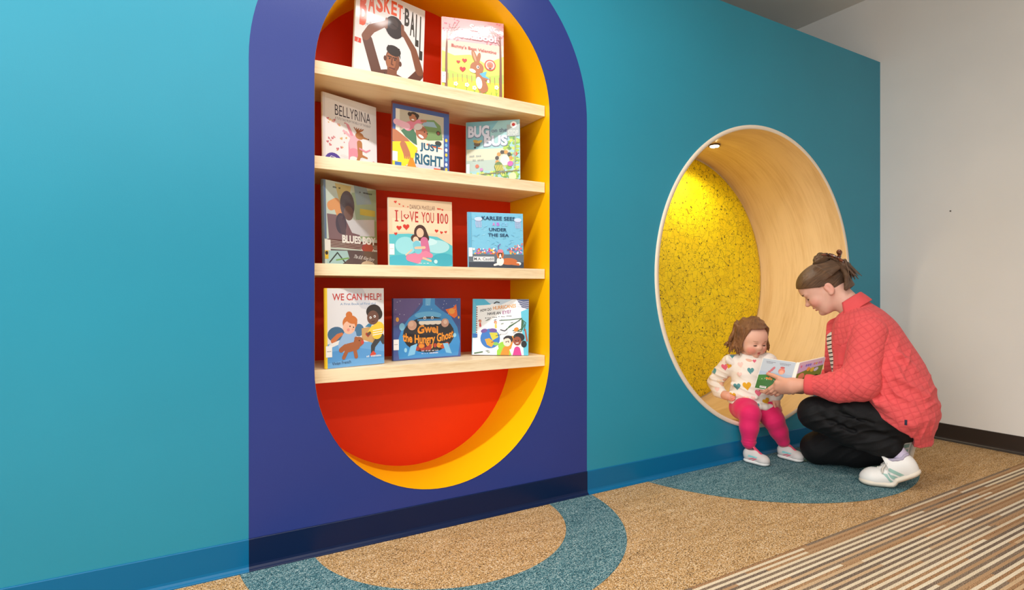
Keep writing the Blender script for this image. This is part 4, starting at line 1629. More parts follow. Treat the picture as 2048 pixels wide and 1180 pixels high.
def adult_head():
    """x forward, y left, z up, origin between the ears"""
    g = Sdf((-.125, -.10, -.19), (.15, .10, .16), .0026)
    g.ell((.012, 0, .048), (.100, .076, .088), .02)
    g.ell((.055, 0, .055), (.062, .066, .066), .03)           # forehead
    g.ell((.058, 0, -.012), (.055, .060, .070), .03)          # mid face
    g.ell((.060, 0, -.058), (.044, .044, .030), .03)          # jaw
    for s in (-1, 1):
        g.cone((.012, s * .058, -.02), (.075, s * .022, -.075), .014, .014, .03)   # jaw line
        g.ell((.085, s * .040, -.012), (.026, .022, .022), .025)   # cheek
        g.ell((.098, s * .030, .044), (.016, .026, .009), .014)    # brow
        g.ell((.121, s * .031, .024), (.016, .017, .012), .012, 'sub')  # socket
        g.ell((.098, s * .031, .022), (.013, .014, .012), .006)    # lid over the eyeball
        g.ell((.110, s * .013, -.006), (.011, .008, .008), .008)   # nostril wing
        g.ell((-.004, s * .076, .004), (.019, .009, .030), .008)   # ear
        g.ell((.000, s * .088, .006), (.010, .007, .018), .005, 'sub')
        g.ell((.006, s * .077, -.024), (.010, .007, .010), .008)   # lobe
    g.ell((.122, 0, .034), (.012, .030, .010), .012, 'sub')        # bridge dip
    g.cone((.104, 0, .034), (.128, 0, .000), .0075, .0105, .012)   # nose
    g.ell((.132, 0, .001), (.0085, .0085, .0080), .008)            # tip
    g.ell((.103, 0, -.024), (.014, .022, .018), .015)              # muzzle
    g.ell((.116, 0, -.0315), (.0085, .021, .0060), .005)           # upper lip
    g.ell((.113, 0, -.0455), (.0085, .018, .0065), .005)           # lower lip
    g.ell((.124, 0, -.0385), (.014, .022, .0024), .003, 'sub')
    g.ell((.112, 0, -.057), (.009, .020, .0055), .008, 'sub')
    g.ell((.099, 0, -.072), (.019, .020, .017), .014)              # chin
    g.cone((-.012, 0, -.03), (-.012, 0, -.165), .055, .060, .03)   # neck
    P, F = g.nets()
    P = relax(P, F, 1, .4)
    C = paintv(len(P), (222, 174, 154))
    for s in (-1, 1):
        C = blend(C, .42 * blob(P, (.088, s * .045, -.012), (.035, .03, .03)), (224, 128, 112))
        C = blend(C, .35 * blob(P, (-.004, s * .08, .004), (.026, .03, .04)), (224, 128, 108))
        C = blend(C, .95 * blob(P, (.110, s * .033, .0475), (.026, .026, .0062)), (84, 58, 44))
        C = blend(C, 1.3 * blob(P, (.108, s * .034, .0165), (.022, .0190, .0052)), (34, 24, 22))
        C = blend(C, .30 * blob(P, (.108, s * .031, .026), (.02, .02, .010)), (176, 116, 100))
    C = blend(C, .8 * blob(P, (.116, 0, -.0320), (.016, .024, .0075)), (186, 84, 84))
    C = blend(C, .8 * blob(P, (.114, 0, -.0455), (.016, .021, .0075)), (194, 92, 90))
    C = blend(C, .9 * blob(P, (.116, 0, -.0385), (.020, .024, .0032)), (84, 30, 30))
    C = blend(C, .3 * blob(P, (.125, 0, .0), (.018, .015, .014)), (226, 134, 116))
    return P, F, C


def toddler_head():
    g = Sdf((-.11, -.10, -.13), (.115, .10, .12), .0026)
    g.ell((-.005, 0, .030), (.086, .074, .074), .02)
    g.ell((.028, 0, .022), (.054, .066, .058), .03)
    g.ell((.036, 0, -.030), (.050, .058, .042), .03)
    for s in (-1, 1):
        g.ell((.052, s * .034, -.034), (.026, .025, .026), .02)     # round cheeks
        g.ell((.088, s * .027, -.003), (.012, .015, .010), .010, 'sub')
        g.ell((.069, s * .028, -.004), (.012, .014, .011), .005)
        g.ell((-.008, s * .074, -.012), (.016, .009, .024), .008)
    g.ell((.081, 0, -.020), (.010, .011, .009), .010)                # nose
    g.cone((.076, 0, .004), (.083, 0, -.016), .007, .008, .01)
    g.ell((.076, 0, -.045), (.010, .013, .0055), .007)
    g.ell((.074, 0, -.0535), (.010, .011, .0055), .007)
    g.ell((.087, 0, -.0492), (.007, .010, .0014), .003, 'sub')
    g.ell((.062, 0, -.070), (.016, .018, .012), .014)
    g.cone((-.02, 0, -.05), (-.03, 0, -.12), .040, .045, .03)
    P, F = g.nets()
    P = relax(P, F, 1, .4)
    C = paintv(len(P), (230, 180, 156))
    for s in (-1, 1):
        C = blend(C, .55 * blob(P, (.070, s * .042, -.036), (.03, .03, .028)), (226, 126, 108))
        C = blend(C, 1.0 * blob(P, (.080, s * .028, -.0060), (.016, .0140, .0046)), (58, 40, 34))
        C = blend(C, .25 * blob(P, (.080, s * .028, .003), (.016, .0150, .007)), (186, 124, 104))
        C = blend(C, .55 * blob(P, (.080, s * .030, .018), (.02, .018, .004)), (150, 104, 78))
    C = blend(C, .85 * blob(P, (.082, 0, -.045), (.014, .0135, .0062)), (204, 96, 92))
    C = blend(C, .85 * blob(P, (.080, 0, -.0535), (.014, .0115, .0060)), (208, 100, 94))
    C = blend(C, .95 * blob(P, (.084, 0, -.0492), (.012, .011, .0022)), (120, 48, 46))
    return P, F, C


def hand(chains, palm, h=.0019, skin=(222, 164, 138)):
    """chains: list of fingers, each a list of (x, y, z, r); palm: list of chains blended widely"""
    pts = np.array([p[:3] for c in chains + palm for p in c])
    g = Sdf(pts.min(0) - .035, pts.max(0) + .035, h)
    for c in palm:
        g.chain(c, .022)
    base = g.V.copy()
    for c in chains:
        g2 = Sdf(pts.min(0) - .035, pts.max(0) + .035, h)
        g2.chain(c, .004)
        q = np.maximum(.007 - np.abs(base - g2.V), 0) / .007
        m = np.minimum(base, g2.V) - q * q * .007 * .25
        g.V = np.minimum(g.V, m)
    P, F = g.nets()
    C = paintv(len(P), skin)
    for c in chains:
        t = c[-1]
        C = blend(C, .45 * blob(P, t[:3], (.016, .016, .016)), (226, 132, 116))
        kn = c[1]
        C = blend(C, .25 * blob(P, kn[:3], (.012, .012, .012)), (216, 128, 112))
    return P, F, C


def to(P, o, ex, ey, ez):
    return np.array(o) + P @ np.array([ex, ey, ez], float)


# ------------------------------------------------------------------ the crouching woman
# frame: x forward (towards the nook), y left (towards the room), z up
FW = Vector((-0.458, 0.889, 0))
LF = Vector((-0.889, -0.458, 0))
MW = Matrix((FW, LF, Vector((0, 0, 1)))).transposed().to_4x4()
MW.translation = Vector((2.915, -0.504, 0))

TRUNK = [(-.13, 0, .31), (-.10, 0, .42), (-.05, 0, .55), (.0, 0, .67), (.035, 0, .76)]


def woman():
    SKN = (222, 168, 144)
    # --- body (one surface per grid, overlapping inside collar and cuffs)
    b = Sdf((-.30, -.30, 0), (.36, .34, .92), .008)
    b.chain([(-.10, 0, .33, .09), (-.07, 0, .48, .105), (.0, 0, .66, .115), (.03, 0, .73, .085), (.075, 0, .83, .052)], .04)
    for s in (1, -1):
        b.cone((.01, s * .06, .70), (.02, s * .14, .70), .07, .05, .04)
    L_SH, L_EL, L_WR = (.015, .165, .70), (.045, .195, .465), (.268, .165, .448)
    R_SH, R_EL, R_WR = (.05, -.165, .70), (.10, -.20, .445), (.295, -.085, .405)
    b.chain([(*L_SH, .05), (*L_EL, .040), (*L_WR, .028)], .03)
    b.chain([(*R_SH, .05), (*R_EL, .040), (*R_WR, .028)], .03)
    b.chain([(-.10, .075, .31, .075), (.225, .115, .300, .050), (-.085, .118, .175, .034)], .03)
    b.chain([(-.10, -.075, .30, .075), (.225, -.085, .085, .050), (-.10, -.09, .10, .034)], .03)
    Pb, Fb = b.nets()
    Cb = paintv(len(Pb), SKN)
    # head
    Ph, Fh, Ch = adult_head()
    hf, hu = np.array((.766, 0, -.643)), np.array((.643, 0, .766))
    hs = np.array((0, 1, 0))
    HO = np.array((.172, 0, .921))

    def HT(P):
        return to(P, HO, hf, hs, hu)
    # left hand: back of the hand to the room, thumb on the cover, fingers under it
    palmL = [[(.262, .166, .448, .029), (.300, .172, .445, .027), (.335, .176, .442, .028)],
             [(.330, .176, .452, .024), (.392, .166, .446, .017)], [(.330, .176, .436, .026), (.392, .160, .420, .016)], [(.325, .172, .424, .022), (.372, .150, .404, .015)]]
    fingL = [[(.345, .178, .456, .0150), (.385, .165, .470, .0122), (.415, .136, .478, .0106), (.443, .118, .483, .0090)],   # thumb
             [(.396, .162, .440, .0115), (.430, .150, .412, .0098), (.458, .125, .390, .0088), (.479, .099, .386, .0078)],   # index
             [(.394, .160, .428, .0112), (.424, .146, .400, .0098), (.446, .120, .384, .0088), (.460, .096, .382, .0078)],   # middle
             [(.386, .154, .416, .0106), (.412, .138, .391, .0094), (.428, .114, .380, .0084), (.436, .092, .379, .0076)],   # ring
             [(.372, .148, .404, .0096), (.394, .132, .384, .0084), (.406, .110, .375, .0076), (.410, .092, .375, .0068)]]   # little
    PL, FL, CL = hand(fingL, palmL)
    # right hand: under the far half of the book, fingers curled up behind it
    palmR = [[(.285, -.085, .405, .028), (.312, -.060, .400, .026)], [(.310, -.055, .404, .024), (.352, -.012, .402, .016)],
             [(.306, -.050, .394, .024), (.338, .0, .388, .016)]]
    fingR = [[(.322, -.068, .418, .0140), (.334, -.060, .446, .0115), (.342, -.048, .468, .0095)],
             [(.354, -.010, .404, .0112), (.376, .018, .410, .0098), (.388, .038, .424, .0086), (.392, .048, .442, .0078)],
             [(.350, -.002, .398, .0112), (.366, .028, .400, .0098), (.374, .050, .410, .0086), (.376, .060, .426, .0078)],
             [(.342, .004, .391, .0106), (.352, .034, .390, .0094), (.356, .056, .396, .0082), (.356, .066, .410, .0076)],
             [(.332, .006, .386, .0096), (.336, .032, .382, .0084), (.336, .050, .384, .0076), (.334, .060, .394, .0068)]]
    PR, FR, CR_ = hand(fingR, palmR)
    P, F, C = join([(Pb, Fb, Cb), (HT(Ph), Fh, Ch), (PL, FL, CL), (PR, FR, CR_)])
    body = mesh('person', P, F, M['skin'], smooth=True, cols=C,
                label='woman in coral quilted jacket and black trousers crouching and holding open a board book', category='person')
    body.matrix_world = MW

    # --- hair: swept back over the skull into a bun
    g = Sdf((-.14, -.10, -.10), (.13, .10, .18), .003)
    g.ell((.010, 0, .050), (.111, .085, .099), .02)
    g.ell((.055, 0, .062), (.062, .073, .069), .03)

    def keep(Q):
        x, y, z = Q[..., 0], Q[..., 1], Q[..., 2]
        front = -(-.52 * x + .85 * z - .022 + .10 * np.abs(y) * (x > 0))
        back = np.maximum(x + .014 - .35 * z, -(z + .060 - .2 * x))
        return np.minimum(front, back)
    g.field(keep)
    # gathered strands climbing from nape and temples to the clip
    for i in range(13):
        t = (i - 6) / 6
        g.chain([(-.055 - .035 * (1 - t * t), t * .070, -.048, .009), (-.098, t * .060, .0, .011), (-.112, t * .034, .045, .012), (-.112, t * .018, .080, .012)], .006)
    for s in (-1, 1):
        for k in range(9):
            t = k / 8
            g.chain([(.100 - .075 * t, s * (.030 + .047 * t ** .6), .098 - .062 * t, .006), (.050 - .06 * t, s * (.050 + .030 * t), .116 - .070 * t, .008), (-.03 - .02 * t, s * (.058 + .022 * t), .118 - .07 * t, .009), (-.098, s * (.018 + .030 * t), .098 - .045 * t, .010)], .006)
    P2, F2 = g.nets()
    P2 = relax(P2, F2, 1, .4)
    UV = np.stack([np.arctan2(P2[:, 2] - .03, P2[:, 1]), P2[:, 0] * 3.0], 1)
    hair = mesh('hair', HT(P2), F2, M['hair_w'], body, True, uv=UV, label='brown hair pulled up')
    g = Sdf((-.17, -.09, .04), (.06, .09, .22), .003)
    for i in range(26):
        a0, a1 = i * 2 * PI / 13, (i + 1) * 2 * PI / 13
        rr = .031 - .0009 * i
        g.cone((-.066 + rr * math.cos(a0) * 1.2, rr * math.sin(a0), .132 + .006 * math.sin(a0 * 2) + .0011 * i), (-.066 + rr * math.cos(a1) * 1.2, rr * math.sin(a1), .132 + .006 * math.sin(a1 * 2) + .0011 * (i + 1)), .0120, .0120, .004)
    g.ell((-.068, 0, .125), (.036, .034, .022), .01)
    for i in range(5):
        y = (i - 2) * .012
        g.chain([(-.085, y, .142, .012), (-.112, y * 1.1, .118, .012), (-.120, y * 1.2, .085, .011)], .006)
    P2, F2 = g.nets()
    UV = np.stack([np.arctan2(P2[:, 2] - .135, np.hypot(P2[:, 0] + .066, P2[:, 1]) - .028), np.arctan2(P2[:, 1], P2[:, 0] + .066) * .3], 1)
    mesh('bun', HT(P2), F2, M['hair_w'], hair, True, uv=UV)
    # loose ends fanning out behind the clip
    g = Sdf((-.20, -.08, -.05), (-.04, .08, .13), .0026)
    rnd = random.Random(4)
    for i in range(34):
        y0 = rnd.uniform(-.05, .05)
        tx = rnd.uniform(-.142, -.112)
        g.chain([(-.116, y0 * .5, .085, .006), (tx - .004, y0 * .9, .045 + rnd.uniform(-.01, .02), .0055), (tx + rnd.uniform(-.014, .03), y0 * 1.15, rnd.uniform(-.045, .02), .002)], .003)
    P2, F2 = g.nets()
    UV = np.stack([P2[:, 1] * 22, P2[:, 2]], 1)
    mesh('loose_strands', HT(P2), F2, M['hair_w'], hair, True, uv=UV)
    # claw clip
    tc = NT('tortoiseshell_plastic')
    tc.P(Base_Color=tc.ramp(tc.noise(tc.coord(), 40, 2), [(0.4, rgb(52, 26, 20)), (0.65, rgb(122, 64, 40))]), Roughness=0.12, Coat_Weight=0.6)
    M['clip'] = tc.m
    g = Sdf((-.19, -.07, .0), (-.05, .08, .18), .0022)
    for s in (-1, 1):
        g.chain([(-.086, s * .030, .150, .0055), (-.112, s * .040, .128, .006), (-.130, s * .046, .090, .006), (-.132, s * .040, .050, .005)], .006)
        for k in range(6):
            x, z = -.094 - k * .0075, .144 - k * .017
            g.chain([(x, s * (.034 + k * .002), z, .0036), (x - .012, s * (.030), z - .002, .0030), (x - .014, s * .016, z - .006, .0022)], .004)
    g.cone((-.138, -.018, .098), (-.138, .018, .098), .008, .008, .006)
    g.ell((-.148, .010, .108), (.010, .026, .012), .006)
    g.ell((-.150, .024, .112), (.013, .006, .014), .004)
    P2, F2 = g.nets()
    mesh('hair_clip', HT(P2), F2, M['clip'], hair, True, label='dark tortoiseshell claw clip')

    # --- striped shirt
    g = Sdf((-.26, -.26, .22), (.26, .26, .86), .007)
    g.ell((.034, -.01, .650), (.150, .150, .17), .04, rot=rotm('Y', 20))
    g.ell((.012, -.01, .52), (.150, .150, .15), .06, rot=rotm('Y', 10))
    g.field(lambda Q: Q[..., 2] - (.735 - .9 * (Q[..., 0] - .13)))
    P2, F2 = g.nets()
    mesh('shirt', P2, F2, M['stripe_shirt'], body, True, label='white shirt with thin black stripes')

    # --- jacket body: loose quilted overshirt with shirt-tail hem, open at the front
    g = Sdf((-.32, -.28, .16), (.30, .28, .92), .0046)
    g.ell((.005, 0, .655), (.152, .195, .185), .04, rot=rotm('Y', 26))
    g.ell((-.070, 0, .50), (.162, .200, .190), .06, rot=rotm('Y', 18))
    g.ell((-.115, 0, .36), (.158, .215, .175), .07)
    g.cone((-.13, .0, .30), (-.165, .0, .20), .13, .085, .06, sq=((0, 1, 0), 1.5))
    g.cone((.02, .10, .735), (.03, -.10, .735), .082, .082, .05)
    g.cone((.045, 0, .765), (.070, 0, .820), .090, .074, .04)
    # front edges hanging forward over the lap
    g.cone((.100, .075, .735), (.108, .090, .50), .040, .048, .05)
    g.cone((.158, -.070, .730), (.168, -.080, .50), .032, .036, .05)
    # folds across the waist
    for (p, q, r) in (((.05, .19, .50), (-.16, .17, .43), .020), ((.04, .20, .44), (-.12, .20, .36), .018), ((-.20, .10, .46), (-.20, -.10, .46), .022), ((-.10, .19, .56), (-.19, .12, .48), .018)):
        g.cone(p, q, r, r * .6, .03)
    for (p, q, r) in (((-.10, .205, .52), (-.22, .150, .44), .010), ((-.04, .222, .40), (-.16, .215, .31), .011), ((-.12, .175, .62), (-.17, .13, .55), .010), ((-.24, .07, .36), (-.25, -.05, .33), .012)):
        g.cone(p, q, r, r * .5, .035)
    # hollow for the neck and the open front
    g.cone((.075, 0, .79), (.150, 0, .93), .060, .095, .010, 'sub')
    g.cone((.130, -.005, .76), (.24, -.02, .70), .036, .05, .010, 'sub')

    def hem(Q):
        x, y, z = Q[..., 0], Q[..., 1], Q[..., 2]
        d1 = .400 + .66 * (x - .07) - z                      # rising side hem
        d2 = .195 + .9 * np.maximum(np.abs(y) - .12, 0) ** 1.2 - z
        side = np.where(x < -.165, d2, np.maximum(d1 * .83, d2))
        # V opening
        yc, w = -.002, .034 + .05 * np.clip((.80 - z) / .4, 0, 1)
        v = np.minimum(w - np.abs(y - yc), x - .055)
        return np.maximum(side, v)
    g.field(hem)
    P2, F2 = g.nets()
    P2 = relax(P2, F2, 2, .5)
    P2 = wrinkle(P2, F2, [((-.08, .20, .46), (.16, .12, .14), (.75, 0, -.66), .055, .016), ((-.22, 0, .40), (.10, .25, .14), (.3, 0, 1), .06, .010),
                          ((-.12, .18, .62), (.10, .12, .10), (.9, 0, .3), .05, .010), ((-.20, .12, .27), (.10, .14, .09), (1, .3, 0), .05, .010), ((.10, .12, .62), (.07, .10, .14), (1, 0, .15), .05, .010)])
    # quilting coordinates: around the trunk and along it
    ax = np.array((.165, 0, .45))
    ax = ax / np.linalg.norm(ax)
    o = np.array(TRUNK[0])
    rel = P2 - o
    v = rel @ ax
    fwd = np.array((ax[2], 0, -ax[0]))
    UV = np.stack([np.arctan2(rel[:, 1], -(rel @ fwd)) * .19, v], 1)
    jk = mesh('jacket', P2, F2, M['quilt'], body, True, uv=UV, label='coral quilted overshirt with curved hem')
    jb = bvh_of(P2, F2)

    # sleeves
    def sleeve(pts, nm, lo, hi):
        g = Sdf(lo, hi, .0042)
        g.chain(pts, .045)
        a, e, w_ = [np.array(pts[k][:3]) for k in (0, 1, 2)]
        for i in range(4):
            t = i / 3
            c = e + (np.array(pts[-1][:3]) - e) * (.05 + .22 * t)
            g.cone(c + np.array((0, .03, .05)), c + np.array((.01, -.03, -.045)), .024 - .003 * i, .022, .012)
        P, F = g.nets()
        P = relax(P, F, 1, .4)
        d2 = np.array(pts[-1][:3]) - e
        P = wrinkle(P, F, [(e + .35 * d2, (.09, .10, .09), d2, .036, .012), (e, (.06, .09, .09), (.5, 0, -.85), .04, .010), ((a + e) / 2, (.08, .10, .10), (.6, 0, .8), .055, .008)])
        d1 = (e - a) / np.linalg.norm(e - a)
        d2 = (np.array(pts[-1][:3]) - e) / np.linalg.norm(np.array(pts[-1][:3]) - e)
        t1 = (P - a) @ d1
        t2 = (P - e) @ d2
        up = np.linalg.norm(P - (a + np.clip(t1, 0, np.linalg.norm(e - a))[:, None] * d1), axis=1) < np.linalg.norm(P - (e + np.clip(t2, 0, 9)[:, None] * d2), axis=1)
        n1 = np.cross(d1, (0, 1, 0))
        n2 = np.cross(d2, (0, 1, 0))
        ang = np.where(up, np.arctan2((P - a) @ np.cross(d1, n1), (P - a) @ n1), np.arctan2((P - e) @ np.cross(d2, n2), (P - e) @ n2))
        vv = np.where(up, t1, t2 + np.linalg.norm(e - a))
        aa, bb = ang * .075, vv
        return mesh('sleeve', P, F, M['quilt'], jk, True, uv=np.stack([(aa + bb) * .7071, (aa - bb) * .7071], 1))
    sleeve([(.005, .135, .715, .080), (.040, .190, .480, .076), (.130, .186, .452, .064), (.235, .168, .450, .046)], 'l', (-.14, .0, .32), (.32, .32, .84))
    sleeve([(.03, -.135, .715, .080), (.095, -.195, .460, .070), (.180, -.150, .430, .058), (.270, -.100, .412, .044)], 'r', (-.12, -.32, .30), (.36, .0, .84))
    # rolled cuffs
    for (c, d, r) in (((.250, .1665, .4495), (1, -.10, .0), .044), ((.282, -.092, .410), (.9, .45, -.08), .042)):
        d = np.array(d) / np.linalg.norm(d)
        bm = bmesh.new()
        n1 = np.cross(d, (0, 0, 1))
        n1 /= np.linalg.norm(n1)
        n2 = np.cross(d, n1)
        prof = [(-.024, .98), (-.020, 1.10), (-.005, 1.15), (.012, 1.13), (.018, 1.04), (.017, .92), (.004, .82)]
        rings = []
        for s_, k_ in prof:
            rings.append([bm.verts.new(tuple(np.array(c) + d * s_ + r * k_ * (1 + .03 * math.sin(3 * t)) * (n1 * math.cos(t) + n2 * math.sin(t)))) for t in [2 * PI * i / 28 for i in range(28)]])
        for ra, rb in zip(rings[:-1], rings[1:]):
            for i in range(28):
                bm.faces.new((ra[i], ra[(i + 1) % 28], rb[(i + 1) % 28], rb[i]))
        bmesh.ops.recalc_face_normals(bm, faces=bm.faces)
        from_bm('cuff', bm, M['coral_plain'], jk, True)
    # collar: folded band round the neck, leaf turned down, points at the front
    th = R(34)
    cf, cn, cc = np.array((math.cos(th), 0, -math.sin(th))), np.array((math.sin(th), 0, math.cos(th))), np.array((.080, 0, .838))
    bm = bmesh.new()
    loops = []
    NA = 33
    for i in range(NA):
        u = (i / (NA - 1)) * 2 - 1                       # -1 .. 1 across the back
        ang = u * R(104)
        ft = max(0, abs(u) - .62) / .38                  # towards the front points
        dr = -math.cos(ang) * cf + math.sin(ang) * np.array((0, 1, 0))
        rx = 1.0 + .08 * math.sin(ang) ** 2
        fwd = cf * (.030 * ft)
        dn = -cn * (.020 * ft)
        prof = [(.060, -.016), (.062, .012), (.0655, .030), (.0700, .034), (.0750, .030), (.084, .002), (.0905, -.024), (.0900, -.0275), (.0855, -.025), (.075, .006), (.070, .0), (.066, -.018)]
        lp = []
        for k, (r_, h_) in enumerate(prof):
            lead = 1.0 if k in (6, 7, 8) else (.55 if k in (5, 9) else .12)
            lp.append(bm.verts.new(tuple(cc + dr * r_ * rx + cn * h_ + (fwd * 1.2 + dn) * lead)))
        loops.append(lp)
    for a_, b_ in zip(loops[:-1], loops[1:]):
        for k in range(12):
            bm.faces.new((a_[k], a_[(k + 1) % 12], b_[(k + 1) % 12], b_[k]))
    bm.faces.new(loops[0])
    bm.faces.new(loops[-1][::-1])
    bmesh.ops.recalc_face_normals(bm, faces=bm.faces)
    from_bm('collar', bm, M['coral_plain'], jk, True)
    # chest pocket, placket, side tag
    V_, F_, C_ = decal('pocket', None, jb, (.10, .14, .60), (-.93, .36, 0), (0, 0, 1), [([(-.05, -.055), (.05, -.055), (.05, .055), (-.05, .055)], (216, 76, 78))], None, .01, .0025, .14)
    if F_:
        o = mesh('pocket', V_, F_, M['coral_plain'], jk, True)
    V_, F_, C_ = decal('tag', None, jb, (-.135, .20, .325), (-1, 0, 0), (0, 0, 1), [([(-.005, -.012), (.005, -.012), (.005, .012), (-.005, .012)], (40, 44, 66))], None, .005, .0015, .12)
    if F_:
        mesh('brand_tag', V_, F_, plain('navy_tag', rgb(36, 40, 64), .6), jk)

    # --- trousers
    g = Sdf((-.30, -.24, 0.003), (.36, .26, .46), .005)
    g.ell((-.12, 0, .315), (.140, .180, .125), .04)
    g.chain([(-.10, .085, .315, .108), (.06, .105, .318, .096), (.225, .115, .305, .079)], .03)
    g.chain([(.225, .115, .300, .077), (.09, .118, .235, .068), (-.03, .120, .200, .060), (-.082, .120, .182, .050)], .025)
    g.chain([(-.10, -.085, .300, .105), (.08, -.090, .195, .092), (.232, -.088, .085, .078)], .03)
    g.chain([(.232, -.088, .083, .077), (.06, -.090, .088, .072), (-.09, -.092, .100, .050)], .025)
    for (p, q, r) in (((.20, .180, .345), (.08, .185, .270), .012), ((.24, .178, .300), (.12, .180, .240), .012), ((.16, .182, .255), (.02, .175, .232), .012), ((.10, .19, .36), (-.05, .185, .27), .013), ((.05, .165, .17), (-.06, .16, .19), .010)):
        g.cone(p, q, r, r * .5, .022)
    for (p, q, r) in (((.19, .196, .300), (.06, .186, .250), .006), ((.13, .196, .335), (-.01, .196, .300), .006)):
        g.cone(p, q, r, r, .014, 'sub')
    P2, F2 = g.nets()
    P2 = relax(P2, F2, 1, .5)
    P2 = wrinkle(P2, F2, [((.17, .16, .28), (.11, .10, .08), (.5, 0, .85), .035, .012), ((.0, .16, .24), (.12, .10, .08), (.35, 0, .94), .04, .010), ((.12, -.08, .12), (.16, .12, .08), (.6, 0, .8), .045, .008)])
    P2[:, 2] = np.maximum(P2[:, 2], .0045)
    mesh('trousers', P2, F2, M['black'], body, True, label='loose black trousers')

    # --- shoes (built level, heel then lifted by bending at the ball)
    def shoe(foot_o, fwd, lift, side, root_label, sock, up=(0, 0, 1)):
        """shoe frame: x towards the toe (heel at 0, toe .262), y left, z up"""
        fwd = np.array(fwd, float)
        fwd /= np.linalg.norm(fwd)
        upv = np.array(up, float)
        lat = np.cross(upv, fwd)

        def T(P):
            P = np.array(P, float).copy()
            hb = .152
            dx = hb - P[:, 0]
            m = dx > 0
            a = R(lift) * np.clip(dx / .05, 0, 1)
            x2 = hb - dx * np.cos(a) + P[:, 2] * np.sin(a)
            z2 = dx * np.sin(a) * np.clip(dx / .05, .5, 1) + P[:, 2] * np.cos(a)
            P[m, 0], P[m, 2] = x2[m], z2[m]
            return to(P, foot_o, fwd, lat, upv)
        g = Sdf((-.03, -.07, 0), (.30, .07, .15), .0026)
        g.cone((.036, 0, .05), (.205, 0, .040), .036, .036, .03, sq=((0, 0, 1), 1.05))
        g.ell((.205, 0, .030), (.056, .045, .038), .025)
        g.ell((.042, 0, .034), (.046, .037, .042), .02)
        g.ell((.120, 0, .055), (.06, .036, .042), .03)
        g.chain([(.030, 0, .075, .033), (.085, 0, .080, .034)], .03)
        g.cone((.140, 0, .085), (.095, 0, .105), .028, .026, .02)
        g.ell((.048, 0, .120), (.044, .027, .040), .012, 'sub')
        g.field(lambda Q: .016 - Q[..., 2])
        P, F = g.nets()
        up_ = mesh('shoe', T(P), F, M['shoe_white'], body, True, label=root_label)
        tb = bvh_of(T(P), F)
        g = Sdf((-.03, -.07, -.005), (.30, .07, .05), .0028)
        g.cone((.036, 0, .016), (.120, 0, .016), .043, .040, .01, sq=((0, 0, 1), .42))
        g.cone((.120, 0, .016), (.212, 0, .016), .040, .051, .01, sq=((0, 0, 1), .42))
        g.field(lambda Q: np.maximum(.001 - Q[..., 2], Q[..., 2] - .030))
        P, F = g.nets()
        mesh('sole', T(P), F, M['shoe_sole'], up_, True)
        g = Sdf((-.02, -.05, .05), (.13, .05, .17), .003)
        ringp = []
        for i in range(17):
            a = 2 * PI * i / 16
            ringp.append((.050 + .047 * math.cos(a), .030 * math.sin(a), .098 + .012 * math.cos(a) + (.012 if math.cos(a) < -.6 else 0), .0065))
        g.chain(ringp, .004)
        P, F = g.nets()
        mesh('collar_lining', T(P), F, M['shoe_grey'], up_, True)
        a_, b_ = sock
        g = Sdf(np.minimum(a_, b_) - .05, np.maximum(a_, b_) + .05, .003)
        g.cone(a_, b_, .034, .032, .01)
        P, F = g.nets()
        mesh('sock', P, F, M['sock'], up_, True)
        # tongue + laces
        g = Sdf((.05, -.06, .04), (.25, .07, .16), .0026)
        g.chain([(.095, 0, .128, .017), (.120, 0, .112, .020), (.175, 0, .080, .018)], .01, sq=((.5, 0, .86), .55))
        P, F = g.nets()
        mesh('tongue', T(P), F, M['shoe_white'], up_, True)
        g = Sdf((.06, -.07, .03), (.25, .09, .17), .0022)
        for i in range(5):
            x, z = .108 + i * .018, .126 - i * .0125
            g.chain([(x, -.030, z - .014, .0040), (x + .006, 0, z + .006, .0042), (x + .012, .030, z - .016, .0040)], .003)
        sd = side
        for q in (1, -1):
            g.chain([(.122, 0, .124, .0045), (.134, q * .020, .128, .0040), (.150, q * .034, .112, .0038), (.150, q * .030, .104, .0036), (.130, q * .010, .118, .0036)], .003)
            g.chain([(.122, 0, .124, .0045), (.150, q * .014, .116, .0038), (.170, q * .036, .088, .0036), (.172, q * .042, .070, .0034)], .003)
        P, F = g.nets()
        mesh('laces', T(P), F, M['lace'], up_, True)
        # three slanted side stripes
        lp = []
        for i in range(3):
            x = .060 + i * .028
            lp.append([(x, .030), (x + .019, .030), (x + .055, .078 - i * .006), (x + .036, .078 - i * .006)])
        base_b = tb
        for s_ in (1, -1):
            for l in lp:
                V3, F3 = [], []
                n_u, n_v = 3, 9
                q = [np.array(p) for p in l]
                idx = {}
                for iu in range(n_u + 1):
                    for iv in range(n_v + 1):
                        a, b_ = iu / n_u, iv / n_v
                        p = (q[0] * (1 - a) + q[1] * a) * (1 - b_) + (q[3] * (1 - a) + q[2] * a) * b_
                        oo = T(np.array([[p[0], s_ * .075, p[1]]]))[0]
                        tt = T(np.array([[p[0], 0, p[1]]]))[0]
                        hit, hn, _, _ = base_b.ray_cast(Vector(oo), Vector(tt - oo).normalized(), .09)
                        if hit is not None:
                            idx[iu, iv] = len(V3)
                            V3.append(tuple(hit - Vector(tt - oo).normalized() * .0009))
                for iu in range(n_u):
                    for iv in range(n_v):
                        k4 = [(iu, iv), (iu + 1, iv), (iu + 1, iv + 1), (iu, iv + 1)]
                        if all(k_ in idx for k_ in k4):
                            F3.append([idx[k_] for k_ in k4])
                if len(F3) > 8:
                    mesh('side_stripe', V3, F3, M['mint'], up_, True, label='mint green side stripe')
